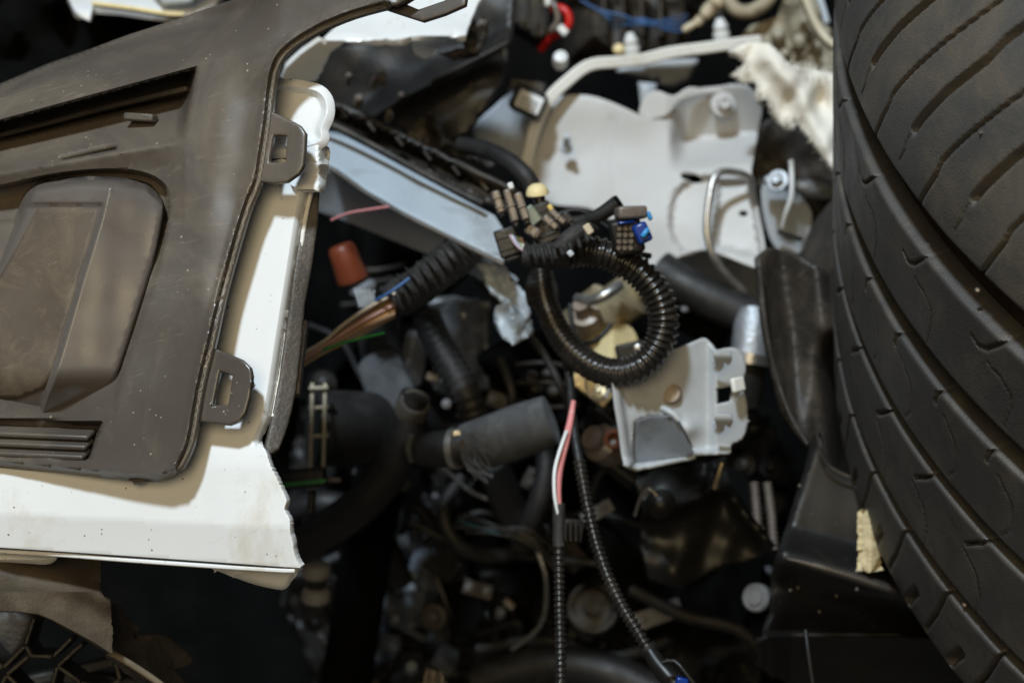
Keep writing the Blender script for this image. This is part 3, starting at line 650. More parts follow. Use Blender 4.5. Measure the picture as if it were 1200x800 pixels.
cowl = thing('crumpled_cowl', 'crumpled black plastic cowl panel between the white bumper top and the grey wing', 'cowl', tuple(P(540, 160, .83)))
rdg = [(400, 160), (470, 116), (530, 85), (600, 50)]
def d_cow(x, y): return .868-.0001*(x-500)-crease(x, y, rdg, .014, 12)+.003*noise2(x, y, 44, 2, 3)
sheet('panel', jag([(368, 60), (480, 40), (556, 10), (570, -30), (600, -30), (600, 30), (594, 70), (584, 100), (572, 122), (560, 146), (545, 160), (520, 170), (470, 150), (420, 130), (372, 120)], 1.0, 8, True), d_cow, M['black'], cowl, step=5, solid=.002, lines=[rdg])
bar('ridge_lip', (505, 97, .846), (596, 50, .843), 4, .004, M['liner'], cowl)
sheet('peaked_flap', jag([(462, 160), (500, 132), (508, 134), (520, 160), (540, 170), (566, 178), (590, 186), (575, 196), (530, 182), (505, 172), (490, 178)], .8, 5, True), lambda x, y: .83+.003*noise2(x, y, 14, 2, 2)-crease(x, y, [(503, 130), (522, 168)], .008, 9), M['blackd'], cowl, step=4, solid=.0018)
bar('slot_insert', (482, 162, .83), (503, 176, .83), 5, .003, M['tan'], cowl)
sheet('broken_flap', jag([(545, 60), (550, 30), (562, 18), (572, 22), (570, 50), (560, 66), (530, 70), (515, 62)], .8, 5, True), lambda x, y: .80+.004*noise2(x, y, 14, 2), M['blackd'], cowl, step=5, solid=.002)
for x, y in ((552, 100), (590, 58), (470, 112)):
    lathe('clip_stud', P(x, y, d_cow(np.array(x), np.array(y))-.001), cdir(.2, .5, 1), [(.0013, -.003), (.0013, .001), (.0007, .0015)], M['connp'], cowl, 8)

hose_r = tube('rubber_duct', [(540, 170, .82), (570, 176, .81), (598, 190, .80), (616, 206, .795), (624, 220, .795)], 21, M['rubber'])
setp(hose_r, 'short black rubber duct ending beside the cream cap', 'duct')

# ------------------------------------------------------------ top background
fus = thing('finned_black_box', 'black finned box at the top edge beside the red cable', 'box', tuple(P(600, 40, .92)))
sheet('body', [(566, -40), (650, -40), (642, 30), (632, 46), (600, 26), (568, 14)], .92, M['black'], fus, step=8, solid=.03, bev=.001)
for k in range(5): bar('fin', (574+k*15, -20+k*2, .90), (566+k*15+10, 16+k*7, .90), 4, .012, M['blackd'], fus)
tube('edge_pipe', [(566, 24, .885), (575, 14, .884), (566, 30, .884)], 4, M['connp'], fus)
blk = thing('brown_black_relay_box', 'blurred brown black box at the top edge behind the blue wires', 'box', tuple(P(740, 40, 1.02)))
sheet('body', [(690, -40), (800, -40), (802, 20), (790, 56), (720, 60), (696, 40)], lambda x, y: 1.02+.006*noise2(x, y, 20, 2), M['blackd'], blk, step=8, solid=.03, bev=.001)
for k in range(4): bar('ridge', (706+k*22, -30, 1.008), (708+k*22, 44, 1.008), 5, .008, M['liner'], blk)
rc = tube('red_cable', [(634, 58, .93), (644, 46, .925), (658, 38, .92), (667, 28, .918), (664, 14, .918), (652, 9, .92), (642, 14, .925)], 10, M['red'])
setp(rc, 'looped red cable at the top edge', 'cable')
lp = tube('grey_lead', [(634, 40, .91), (648, 34, .906), (654, 22, .905), (650, 8, .905), (642, -10, .91)], 8, M['connp'])
setp(lp, 'grey brown lead curving inside the red cable loop', 'cable')
setp(bar('cable_ferrule', (655, 32, .905), (664, 41, .905), 9, .006, M['whitep']), 'small pale ferrule on the red cable loop', 'ferrule')
setp(lathe('white_grommet', P(657, 70, .90), cdir(0, .4, 1), [(.0034, -.004), (.0036, .001), (.003, .003), (.0012, .0035)], M['whitep'], None, 16), 'round white grommet under the red cable', 'grommet')
setp(bar('white_nozzle', (634, -14, .90), (643, 8, .90), 16, .006, M['whitep'], bev=.001, tap=.6), 'white tapered nozzle above the red cable', 'nozzle')
bw = thing('blue_wire_bunch', 'bunch of blue wires along the top edge', 'wires', tuple(P(740, 25, .98)))
for k in range(4):
    oy = k*5.0; tube('wire', [(680+k*7, 0+oy*.8, .97), (702+4*k, 12+oy*.7, .968), (728-3*k, 18+oy*1.1, .966+.003*k), (752, 26+oy*.25*(-1)**k, .966), (778, 24+oy*.7, .97), (806, 18+oy*1.3, .975)], 2.6, M['bluewire'], bw)
for i, (x, y, w_, h_, lab) in enumerate(((741, 54, 19, 23, 'blurred white push clip left of the beige fasteners'), (846, 36, 20, 26, 'blurred ribbed white clip right of the beige fasteners'))):
    tn = thing('white_clip', lab, 'clip', tuple(P(x, y+h_/2, .94)))
    lathe('cap', P(x, y+h_*.4, .94), cdir(-.15, 1, .35), [(w_*.00019, 0), (w_*.0002, .003), (w_*.00016, .0045), (w_*.00018, .006), (w_*.0001, .0095), (w_*.00008, .010)], M['whitep'], tn, 16)
    bar('foot', (x-w_*.4, y+h_*.45, .942), (x+w_*.4, y+h_*.45, .942), 6, .006, M['whitep'], tn)
setp(lathe('cream_stud', P(725, 58, .938), cdir(-.3, .4, 1), [(.0026, -.004), (.0026, .001), (.0015, .002)], M['cream'], None, 14), 'small cream stud beside the left white clip', 'stud')
for a, b, wd, lab in (((800, 36, .95), (818, 26, .95), 10, 'slim beige fastener pointing down left'), ((824, 20, .948), (840, 2, .945), 19, 'thick beige fastener at the top edge')):
    tn = thing('beige_fastener', lab, 'fastener', tuple(P(a[0], a[1], a[2])))
    tube('shaft', [a, ((a[0]+b[0])/2, (a[1]+b[1])/2, a[2]), b], wd, M['beige'], tn, taper=(.6, 1, .85, 1)); lathe('collar', P(*b), cdir(.6, .7, .2), [(wd*.00024, -.001), (wd*.00024, .002), (wd*.0002, .0025)], M['beige'], tn, 14)
bc = tube('beige_duct', [(846, -14, .96), (860, 10, .955), (878, 14, .955), (896, 4, .955), (910, -14, .96)], 17, M['olive2'])
setp(bc, 'curved beige duct sagging from the top edge', 'duct')
ol = thing('greasy_housing', 'greasy beige housing with a curved rim beside the tyre top', 'housing', tuple(P(930, 80, .95)))
def d_ol(x, y): return .955+.010*noise2(x, y, 20, 3, 1)-.0002*(x-900)
sheet('shell', jag([(866, 46), (880, 30), (910, 20), (925, -20), (945, -20), (962, 30), (978, 56), (1010, 70), (1010, 96), (960, 90), (925, 84), (905, 60), (886, 50)], .8, 7, True), d_ol, M['olive'], ol, step=5, solid=.003)
ribbon('rim', [(930, -20, .925), (944, 2, .92), (953, 24, .917), (964, 42, .915), (980, 56, .912), (1005, 70, .91)], 9, .006, M['beige'], ol, bev=.001)
for x, y, r in ((938, 50, 10), (912, 44, 9), (956, 58, 8), (920, 66, 7)): lathe('boss', P(x, y, .945), cdir(-.2, .5, 1), [(r*.0004, -.004), (r*.0004, .002), (r*.00025, .004)], M['olive'], ol, 12)
setp(bar('blue_grey_strut', (946, -20, .97), (962, 34, .965), 20, .012, M['greyblue']), 'blue grey strut behind the curved rim at the top right', 'strut')

# white felt
felt = thing('white_felt', 'torn crumpled white felt pad hanging beside the tyre', 'felt', tuple(P(930, 150, .85)))
fo = jag([(862, 62), (880, 50), (900, 50), (914, 60), (926, 76), (960, 82), (1010, 90), (1010, 230), (982, 205), (966, 188), (950, 166), (938, 150)], .8, 6) + jag([(938, 150), (932, 140), (926, 152), (921, 141), (916, 148), (910, 132), (903, 124), (898, 112), (890, 116), (884, 100), (876, 96), (868, 98), (862, 90), (868, 76), (862, 62)], 2.2, 3)
def d_felt(x, y): return .85+.005*noise2(x+.6*y, y*.45, 30, 2, 2)+.0003*noise2(x, y, 7, 2)-crease(x, y, [(905, 70), (940, 110), (975, 190)], .010, 16)+.012*np.exp(-((x-962)/9)**2-((y-120)/16)**2)
sheet('pad', fo, d_felt, M['fibre'], felt, step=3.4, edge=3, solid=.006, smooth=80)
# loose fibres on the torn rim
fv = []; ff = []
for x, y in fo[11:]:
    for k in range(7):
        a = rng.uniform(1.2, 3.0); L = rng.uniform(3, 8); x0, y0 = x+rng.normal()*2+3, y+rng.normal()*2-3; dd = .846+rng.normal()*.003
        p = P([x0-.35, x0+.35, x0+L*math.cos(a)], [y0, y0, y0+L*math.sin(a)], [dd, dd, dd-.002]); n0 = len(fv); fv += list(p); ff.append((n0, n0+1, n0+2))
setp(build('loose_fibres', fv, ff, M['fibre'], felt, 0, solid=.0002), kind='stuff')

# ------------------------------------------------------------ right of the wing: hub, liner
hub = thing('dark_hub_carrier', 'dark disc shaped carrier with a grey bolt behind the bent rod, next to the felt', 'carrier', tuple(P(930, 290, .90)))
sheet('disc', cr([(896, 145), (912, 138), (935, 150), (960, 178), (990, 205), (990, 300), (940, 300), (900, 270), (884, 230), (884, 190)], 4, True), lambda x, y: .90+.00012*(x-900)+.004*noise2(x, y, 25, 2), M['blackd'], hub, step=6, solid=.004)
sheet('grey_plate', cr([(892, 224), (906, 214), (930, 222), (952, 250), (944, 286), (930, 304), (914, 296), (900, 274)], 3, True), lambda x, y: .885+.0001*(y-250), M['greyblue'], hub, step=6, solid=.002, bev=.0004)
tube('spindle', [(896, 211, .872), (925, 216, .872), (950, 221, .874), (990, 229, .88)], 21, M['alu'], hub, taper=(.5, .75, .62, 1, 1, .8, .8))
bolt('bolt', 912, 212, .866, 13, M['alu'], hub, cdir(-.4, .3, 1))
tube('cotter_rod', [(927, 188, .862), (928, 212, .86), (927, 232, .86), (921, 250, .862), (917, 266, .866)], 6, M['whitep'], hub)
bar('slot', (911, 271, .880), (940, 281, .880), 5, .004, M['black'], hub)
cup = lathe('dusty_rubber_cup', P(1000, 296, .84), cdir(-.9, .35, .35), [(.028, -.02), (.028, .004), (.025, .010), (.018, .014), (.006, .015)], M['liner'], None, 28)
setp(cup, 'dusty brown rubber cup beside the left edge of the tyre', 'rubber cup')

lin = thing('wheel_liner', 'dusty brown black wheel arch liner between the grey bracket and the tyre', 'liner', tuple(P(960, 540, .80)))
def d_lin(x, y):
    d = .80+.00006*(600-y)+.012*np.sin((x-890-.22*(y-300))/13)*.35+.008*noise2(x, y*.3, 28, 2, 1)
    return d+.05*sm(0, 40, x-950-.12*(y-420))*sm(380, 440, y)
sheet('wall', jag([(886, 300), (905, 290), (935, 300), (970, 320), (1020, 330), (1060, 560), (1010, 565), (975, 552), (958, 520), (948, 524), (936, 508), (922, 486), (906, 440), (897, 390), (892, 345)], .6, 8, True), d_lin, M['liner'], lin, step=5, solid=.0022)
tube('rolled_rim', [(957, 506, .772), (960, 524, .772), (966, 540, .772), (980, 552, .772), (1000, 560, .772), (1030, 570, .772)], 3.4, M['liner'], lin)
tube('edge_bead', [(890, 312, .802), (894, 350, .80), (900, 398, .797), (910, 442, .795), (926, 486, .79), (946, 520, .785)], 4, M['liner'], lin)

spl = thing('splash_shield', 'glossy black moulded splash shield under the tyre at the lower right', 'splash shield', tuple(P(980, 790, .76)))
ridge2 = [(922, 655), (970, 668), (1030, 688)]
def d_spl(x, y):
    d = .775-.00005*(y-600)
    t = y-(652+.28*(x-922))
    d = d-.014*sm(-40, -2, t)+.016*sm(2, 40, t)
    d = d+.016*sm(0, -40, x-(965-.32*(y-510)))
    d = d-.010*sm(738, 746, y)+.0005*np.clip(y-746, 0, None)+.0004*np.clip(y-694, 0, 50)*sm(890, 930, x)
    return d+.0010*noise2(x, y, 50, 2, 2)
sheet('shell', jag([(952, 512), (958, 506), (970, 542), (1000, 560), (1070, 575), (1140, 850), (900, 850), (925, 800), (900, 790), (890, 778), (885, 757), (896, 744), (906, 720), (902, 690), (905, 662), (920, 620), (932, 580), (944, 545)], .4, 8, True), d_spl, M['gloss'], spl, step=5, solid=.0022, bev=.0004, lines=[[(890, 738), (1060, 738)], [(890, 746), (1060, 746)], ridge2])
tube('corner_rib', [(944, 738, .756), (948, 770, .752), (953, 805, .75)], 5, M['gloss'], spl)
tube('highlight_ridge', [(922, 654, .752), (950, 661, .7515), (985, 671, .7505), (1022, 683, .7495), (1050, 692, .749)], 13, M['ridgegloss'], spl, taper=(.4, 1, 1, .9))  # tube added to draw the bright line along the ridge
for x, y in ((926, 691, ), (935, 688), (980, 698), (937, 569), (1004, 690), (960, 716)): lathe('grit', P(x, y, d_spl(np.array(float(x)), np.array(float(y)))-.001), VIEW, [(.0005, -.001), (.0006, .0005), (.0002, .0008)], M['connp'], spl, 7)
setp(lathe('washer_cap', P(886, 700, .80), cdir(-.55, .1, 1), [(.0058, -.003), (.0058, .0005), (.0050, .0012), (.0032, .0012), (.003, .002), (.001, .0022)], M['dullgrey'], None, 24), 'round grey washer cap at the left edge of the splash shield', 'washer')
fm = sheet('foam_wedge', cr([(1018, 597), (1010, 610), (1013, 636), (1008, 656), (1013, 668), (1020, 670), (1028, 658), (1038, 640), (1032, 618)], 4, True), lambda x, y: .745+.0008*noise2(x, y, 9, 2)+.003*np.abs(x-1020)/12, M['foam'], None, step=3, solid=.008, bev=.0015, smooth=60)
setp(fm, 'cream foam wedge squeezed between splash shield and tyre', 'foam')
for i, x in enumerate((884, 899)):
    st = tube('threaded_stud', [(x, 566, .86), (x+3+i*2, 604, .855), (x+5+i*3, 644, .85)], 12, M['connp'], rib=(.0022, .0009))
    setp(st, ('left' if i == 0 else 'right')+' of two brown threaded studs below the grey bracket', 'stud', 'threaded studs')
setp(lathe('brass_nut', P(887, 622, .845), VIEW, [(.003, -.002), (.003, .003), (.0015, .0035)], M['brass'], None, sides=6), 'small brass nut at the foot of the left threaded stud', 'nut')

# ------------------------------------------------------------ wiring loom
loom = thing('wiring_loom', 'wiring loom with thick corrugated black conduit looped into a ring and unplugged connectors', 'wiring loom', tuple(P(700, 440, .74)))
tube('conduit', [(664, 297, .730), (690, 294, .728), (722, 303, .728), (752, 322, .729), (772, 350, .730), (778, 380, .731), (770, 408, .732), (752, 428, .733), (726, 437, .736), (700, 432, .740), (676, 416, .746), (657, 394, .752), (644, 368, .758), (637, 344, .764), (634, 318, .77)], 36, M['conduit'], loom, rib=(.0025, .0011), n=22, taper=(1, 1.02, 1.05, 1.05, 1.02, 1, .95, .9, .85, .8))
tube('tape_wrap', [(614, 299, .728), (630, 300, .727), (648, 299, .726), (668, 296, .725)], 31, M['tape'], loom, n=20, taper=(.8, .96, 1, 1.12), wob=.03)
tube('branch_sleeve', [(634, 322, .772), (634, 336, .770), (636, 352, .766)], 40, M['tape'], loom, n=18, taper=(.7, 1, .95), wob=.03)
tube('tape_knot', [(660, 292, .718), (672, 276, .717), (686, 268, .718), (698, 270, .722)], 23, M['tape'], loom, n=16, taper=(1.2, 1, .85, .45), wob=.05)
for k in range(8):
    x = 620+k*9.5; y = 300-max(0, k-4)*6; tube('tape_turn', [(x-4, y-17, .722), (x+2, y-2, .7115-.0004*k), (x+5, y+15, .722)], 7, M['tape'], loom, taper=(.2, .9, .7, .2))
bar('white_tape_tag', (686, 263, .7035), (693, 274, .7035), 9, .001, M['beige'], loom)
bar('white_tape_tag', (666, 294, .707), (671, 300, .707), 7, .001, M['greyblue'], loom)
tube('cable_stub', [(660, 260, .735), (680, 259, .733), (702, 252, .73), (724, 238, .728)], 16, M['rubber'], loom, taper=(.8, .9, 1.05, 1.25))
lathe('stub_mouth', P(724, 238, .728), cdir(.82, .55, .2), [(.0029, -.001), (.0029, .001), (.0021, .001), (.002, -.002)], M['deep'], loom, 16)
tube('lead', [(652, 252, .745), (672, 246, .745), (690, 250, .745), (706, 262, .745), (722, 272, .745)], 5, M['rubber'], loom)
def plug(p0, p1, w_, m, th=.006, tapd=0, ribs=2, nm='plug'):
    b = bar(nm, p0, p1, w_, th, M[m], loom, bev=.0007)
    a, c = np.array(p0, float), np.array(p1, float)
    for k in range(ribs):
        f = (k+.7)/(ribs+.4); q = a+(c-a)*f; dirv = (c-a)[:2]; n = np.array([-dirv[1], dirv[0]]); n /= np.linalg.norm(n)+1e-9
        q0 = q.copy(); q1 = q.copy(); q0[:2] += n*w_*.52; q1[:2] -= n*w_*.52; q0[2] -= th/2*1.02; q1[2] -= th/2*1.02
        bar('rib', tuple(q0), tuple(q1), 2.0, .0012, M[m], b, bev=.0002)
    e = c+(c-a)*.16; bar('wire_seal', p1, tuple(e), w_*.72, th*.7, M['black'], b, bev=.0006)
    return b
plug((580, 224, .735), (588, 250, .735), 10, 'connp'); plug((594, 222, .728), (604, 260, .728), 10, 'connp', ribs=1); plug((606, 226, .726), (617, 258, .726), 10, 'connp', ribs=1)
plug((637, 254, .722), (653, 268, .722), 9, 'connp', ribs=1); plug((645, 247, .722), (662, 262, .722), 8, 'connp', ribs=1); plug((617, 266, .73), (632, 276, .73), 12, 'connp')
plug((590, 268, .74), (600, 300, .74), 26, 'black'); plug((628, 240, .74), (646, 284, .74), 30, 'black', ribs=3); plug((660, 250, .735), (676, 268, .735), 10, 'black', ribs=1)
bar('pale_lock_tab', (597, 214, .722), (600, 222, .722), 7, .002, M['whitep'], loom)
bar('green_plug', (616, 244, .735), (630, 262, .735), 16, .006, mat('grey_green_plastic', (.16, .19, .15), .4), loom)
bar('yellow_tag', (643, 240, .722), (648, 249, .722), 6, .003, WIRES[3], loom)
lathe('cream_cap', P(630, 228, .74), cdir(-.1, 1, .25), [(.0043, 0), (.0042, .0012), (.0034, .003), (.0018, .0040), (.0004, .0042)], M['cream'], loom, 20)
tube('cap_stem', [(631, 226, .741), (633, 238, .741), (637, 252, .741)], 14, M['black'], loom)
for k in range(7):
    tube('wire', [(598+k*2.2, 276+k*.6, .735), (604+k*1.8, 286+k, .731), (612+k, 293+k*1.1, .729), (622, 298, .729)], 3.2, (WIRES[4], M['whitep'], M['bluewire'], WIRES[2], M['green'], M['whitep'], WIRES[1])[k], loom)
# multi-pin connector with blue insert
mc = bar('multi_pin_connector', (730, 256, .722), (738, 296, .724), 36, .012, M['black'], loom, bev=.0012)
bar('latch_cover', (722, 250, .714), (756, 249, .716), 15, .008, M['connp'], mc, bev=.001)
bar('blue_insert', (747, 262, .7150), (757, 284, .7155), 18, .007, M['blue'], mc, bev=.001)
bar('cyan_clip', (752, 278, .7108), (760, 268, .7115), 6, .002, M['cyan'], mc)
bar('cyan_clip', (759, 248, .714), (763, 258, .714), 5, .003, M['cyan'], mc)
bar('lock_ledge', (724, 262, .713), (744, 259, .714), 4, .003, M['blue'], mc)
for r_ in range(4):
    for c_ in range(3): lathe('pin_socket', P(726+c_*7-r_*.4, 268+r_*7.5, .7155), cdir(.05, .05, 1), [(.0008, -.001), (.0008, .0006), (.0005, .0006), (.0004, -.0006)], M['connp'], mc, 8)
tube('connector_tail', [(740, 296, .73), (750, 298, .73), (762, 300, .732)], 7, M['black'], mc)

# taped loom cut open, wires fanning out
cut_ = thing('cut_loom', 'tape wrapped black loom cut open with orange and pink wires spilling left', 'wiring loom', tuple(P(450, 380, .78)))
tube('tape_wrap', [(556, 284, .800), (540, 296, .793), (516, 316, .783), (490, 336, .775), (466, 350, .768), (450, 358, .765)], 46, M['tape'], cut_, n=22, taper=(.9, 1.05, 1, .96, 1, .9), wob=.05)
for k in range(9):
    f = k/8; x = 460+f*78; y = 353-f*57; tube('tape_turn', [(x-13+3*rng.normal(), y-18, .757+.024*f), (x+2, y-2, .7505+.024*f), (x+13+3*rng.normal(), y+17, .757+.024*f)], 7, M['tape'], cut_, taper=(.2, .8, .7, .2))
for k in range(26):
    a = rng.uniform(-1, 1); b = rng.uniform(-1, 1)
    tube('wire', [(462, 352+a*16+4, .760+b*.005), (438+3*b, 369+a*15, .755+b*.006), (408+4*a, 388+a*10+b*4, .750+b*.005), (380, 406+a*7+b*2, .746+b*.003), (352, 422+a*8, .744), (330, 434+a*9, .744)], 4.6, WIRES[k % 7], cut_, n=8)
tube('blue_wire', [(440, 352, .752), (458, 342, .749), (480, 326, .75)], 4, M['bluewire'], cut_)
tube('green_wire', [(378, 410, .742), (400, 402, .742), (424, 396, .742), (450, 390, .745)], 3.5, M['green'], cut_)

# orange cap on grey stub
oc = thing('orange_cap', 'orange red plastic cap on a splined grey stub behind the cut wires', 'cap', tuple(P(425, 345, .84)))
lathe('cap', P(414, 328, .84), cdir(-.36, 1, .25), [(.0068, 0), (.0070, .002), (.0062, .008), (.0058, .014), (.0048, .0155), (.001, .016)], M['orange'], oc, 22)
lathe('stub', P(432, 356, .842), cdir(-.36, 1, .25), [(.0048, 0), (.005, .006), (.0062, .0065), (.0062, .0085), (.004, .010)], M['alu'], oc, 20)
for k in range(7): bar('spline', (416+k*5.5, 338+k*.6, .832+.0006*abs(k-3)), (423+k*4.4, 360+k*.4, .834), 2.2, .0012, M['whitep'], oc, bev=.0003)

# leads hanging in front
pl = thing('pink_white_lead', 'pink and white lead going into a straight hanging conduit below the ring', 'cable', tuple(P(656, 800, .72)))
tube('wire', [(672, 470, .742), (668, 495, .738), (662, 520, .733), (655, 548, .729), (653, 575, .726), (655, 602, .724)], 9, M['pinkw'], pl, n=12, taper=(.7, .9, 1.1, 1.2, 1.1, .9))
tube('white_wire', [(664, 505, .733), (656, 528, .728), (650, 552, .725), (650, 580, .722), (654, 602, .722)], 4.5, M['whitep'], pl, n=10)
tube('conduit', [(655, 598, .724), (655, 650, .722), (656, 720, .72), (657, 770, .718), (657, 840, .716)], 14.5, M['conduit'], pl, rib=(.0021, .0007), n=16)
tube('smooth_sleeve', [(655, 590, .7235), (655, 612, .7235), (655, 640, .722)], 15, M['tape'], pl)
bar('clip', (659, 620, .722), (681, 622, .724), 26, .006, M['black'], pl, bev=.0006)
for k in range(3): bar('clip_rib', (663+k*6, 609, .7175), (663+k*6, 634, .7175), 2.2, .002, M['blackd'], pl, bev=.0003)
hl = thing('hanging_lead', 'curved corrugated lead hanging to a black plug with blue seal at the bottom', 'cable', tuple(P(800, 800, .70)))
tube('sheath', [(664, 420, .757), (668, 450, .75), (671, 490, .742), (676, 525, .735), (682, 556, .73)], 11, M['rubber'], hl)
tube('conduit', [(679, 540, .732), (686, 580, .727), (697, 630, .722), (711, 672, .717), (728, 708, .713), (746, 738, .709), (762, 764, .706)], 16.5, M['conduit'], hl, rib=(.0021, .0008), n=16)
pb = tube('plug_body', [(758, 757, .706), (770, 776, .703), (786, 795, .70), (810, 824, .697)], 24, M['gloss'], hl, taper=(.72, .9, 1.1, 1.25))
tube('latch', [(776, 776, .690), (790, 774, .689), (802, 786, .687), (818, 808, .686), (826, 824, .686)], 6, M['gloss'], pb)
bar('blue_seal', (792, 797, .688), (806, 800, .688), 11, .004, M['blue'], pb)
lathe('collar', P(759, 759, .706), cdir(.6, -.8, .1), [(.0033, -.001), (.0034, .0008), (.003, .0016)], M['black'], hl, 18)

# ------------------------------------------------------------ grey bracket
bk = thing('grey_bracket', 'light grey pressed metal bracket with two hooks and a square hole under the ring', 'bracket', tuple(P(795, 545, .76)))
bo = cr([(718, 452), (720, 440), (760, 424), (792, 410), (815, 400), (827, 396), (833, 404), (838, 410), (857, 407), (867, 411), (873, 422), (874, 436), (870, 452), (875, 470), (876, 496), (870, 514), (857, 521), (855, 531), (830, 533), (811, 534), (780, 540), (748, 547), (735, 547), (730, 538), (726, 510), (721, 478)], 3, True)
pocket = [(745, 495), (762, 489), (790, 488), (803, 512), (813, 533), (743, 544)]
sqh = [(838, 456), (860, 452), (856, 470), (839, 474)]
def d_bk(x, y):
    d = .7455+.0001*(x-790)+.00002*(y-470)
    d = d-.004*sm(828, 840, x)+.0                                         # right flange stands forward
    d = d+emb(x, y, pocket, .012, 5)*sm(486, 545, y+20)
    d = d-.004*sm(11, 3, x-(718+.14*(y-440)))                          # left return
    d = d-.004*sm(9, 2, np.interp(x, [730, 812, 856], [546, 533, 531])-y)
    d = d-.003*np.exp(-((x-809)**2+(y-502)**2)/130)
    return d+.0005*noise2(x, y, 30, 2)
sheet('plate', bo, d_bk, M['bracket'], bk, step=3, edge=2.6, holes=[sqh], solid=.0016, bev=0, smooth=45, lines=[[(828, 398), (828, 534)], [(834, 402), (834, 534)], [(840, 405), (840, 534)]])
sheet('pocket_web', pocket, lambda x, y: .7435+.00018*(y-515), M['greyblue_dark'], bk, step=5, solid=.0014, bev=.0004)
for x, y in ((846, 424), (847, 497)):
    d0 = .738
    sheet('hook', cr([(x-10, y-10), (x, y-12), (x+9, y-10), (x+12, y-3), (x+8, y+4), (x+3, y+1), (x+1, y+8), (x-6, y+12), (x-10, y+8), (x-6, y+2), (x-9, y-3)], 3, True), lambda X, Y: d0-.006*sm(y+12, y-10, Y), M['bracket'], bk, step=3, solid=.003, bev=.0006)
lathe('boss', P(789, 465, .751), cdir(-.25, .25, 1), [(.0042, 0), (.0042, .006), (.0036, .0075), (.001, .008)], M['tan'], bk, 18)
bolt('bolt', 771, 478, .747, 7, M['steel'], bk, cdir(-.3, .4, 1))
tube('pin', [(776, 478, .742), (788, 484, .739), (796, 492, .739)], 8, M['bracket'], bk)
bar('bent_tongue', (858, 452, .739), (871, 449, .743), 17, .002, M['seal_white'], bk)

# actuator inside the ring
ac = thing('metal_actuator', 'dirty metal actuator with cream housing seen through the conduit ring', 'actuator', tuple(P(710, 470, .84)))
lathe('can', P(712, 366, .83), cdir(.75, .55, .4), [(.010, -.022), (.0115, -.02), (.0115, -.006), (.0128, -.005), (.0128, .002), (.0095, .004), (.0095, .014), (.006, .016), (.006, .020)], M['brass'], ac, 26)
sheet('housing', cr([(690, 396), (706, 384), (735, 380), (748, 398), (744, 418), (724, 424), (700, 420)], 3, True), lambda x, y: .815+.0006*np.abs(x-718)*.4, M['cream'], ac, step=5, solid=.012, bev=.001)
tube('band', [(676, 350, .812), (694, 352, .806), (712, 344, .804), (726, 334, .808)], 13, M['steel'], ac)
lathe('terminal', P(688, 372, .815), cdir(-.3, .6, .7), [(.006, -.004), (.006, .002), (.0035, .003), (.0035, .009)], M['tan'], ac, 14)
bar('black_clip', (722, 414, .80), (756, 406, .80), 18, .008, M['black'], ac, bev=.001)
lathe('clip_dot', P(748, 408, .7955), VIEW, [(.0017, -.001), (.0017, .0006), (.0009, .001)], M['steel'], ac, 12)
bar('plate', (672, 438, .82), (714, 470, .82), 22, .004, M['brass'], ac, bev=.0008)
bolt('bolt', 702, 458, .815, 8, M['brass'], ac, cdir(-.2, .4, 1))
tube('spring_arm', [(668, 356, .80), (672, 386, .797), (684, 402, .796), (702, 396, .798), (716, 380, .80)], 6, M['rubber'], ac)
tube('wire_bail', [(686, 440, .81), (690, 462, .808), (706, 470, .808), (714, 456, .81)], 3, M['steel'], ac)

# thick black pipe and metal sleeve behind the bracket
pp = thing('black_coolant_pipe', 'thick black pipe under the cut out of the grey wing panel', 'pipe', tuple(P(820, 360, .87)))
tube('pipe', [(772, 316, .88), (800, 334, .876), (836, 352, .872), (880, 372, .87)], 48, M['rubber'], pp, n=26)
tube('lower_pipe', [(782, 352, .90), (810, 372, .895), (850, 392, .89)], 40, M['deep'], pp, n=22)
bolt('bolt', 803, 361, .872, 5, M['greyblue_dark'], pp)
ms = thing('metal_sleeve', 'short shiny metal sleeve right of the black pipe, above the grey bracket', 'sleeve', tuple(P(885, 430, .86)))
tube('sleeve', [(884, 366, .865), (882, 390, .862), (878, 418, .86)], 46, M['alu'], ms, n=26, taper=(.9, 1, 1, .95))
tube('collar', [(880, 414, .858), (879, 420, .858), (878, 426, .858)], 50, M['steel'], ms, n=26)
tube('rubber_end', [(879, 424, .86), (877, 445, .862), (874, 470, .866)], 38, M['rubber'], ms, n=22)

# ------------------------------------------------------------ hoses and engine parts in the dark bay
ch = thing('clamped_hose', 'black hose end held by a pale ladder shaped clamp right of the torn bumper edge', 'hose', tuple(P(400, 545, .84)))
tube('hose', [(366, 502, .84), (400, 502, .845), (440, 504, .86), (480, 510, .90)], 88, M['rubber'], ch, n=30)
for x in (366, 381): tube('clamp_bar', [(x, 450, .822), (x-.5, 475, .816), (x-1, 500, .814), (x-1.5, 522, .816), (x-2, 546, .822)], 4.5, M['beige'], ch)
for y in (455, 478, 511): bar('clamp_rung', (362, y, .818), (385, y-1, .818), 4.5, .003, M['beige'], ch)
h2 = thing('sleeved_upright_hose', 'upright black hose with a grey braided sleeve below the cut loom', 'hose', tuple(P(460, 490, .86)))
tube('hose', [(446, 370, .90), (444, 400, .89), (450, 436, .87), (460, 480, .86)], 48, M['rubber'], h2, n=24)
tube('braided_sleeve', [(444, 428, .872), (456, 456, .864), (468, 488, .858)], 56, M['sleeve'], h2, n=26, taper=(.95, 1, 1.02))
h3 = thing('open_ended_hose', 'black hose with an open mouth curving down to the left', 'hose', tuple(P(420, 600, .83)))
tube('hose', [(488, 462, .815), (482, 480, .817), (474, 510, .82), (456, 552, .825), (424, 590, .83), (380, 622, .84), (330, 650, .85)], 46, M['rubber'], h3, n=26, taper=(.78, .95, 1, 1, 1, 1, 1))
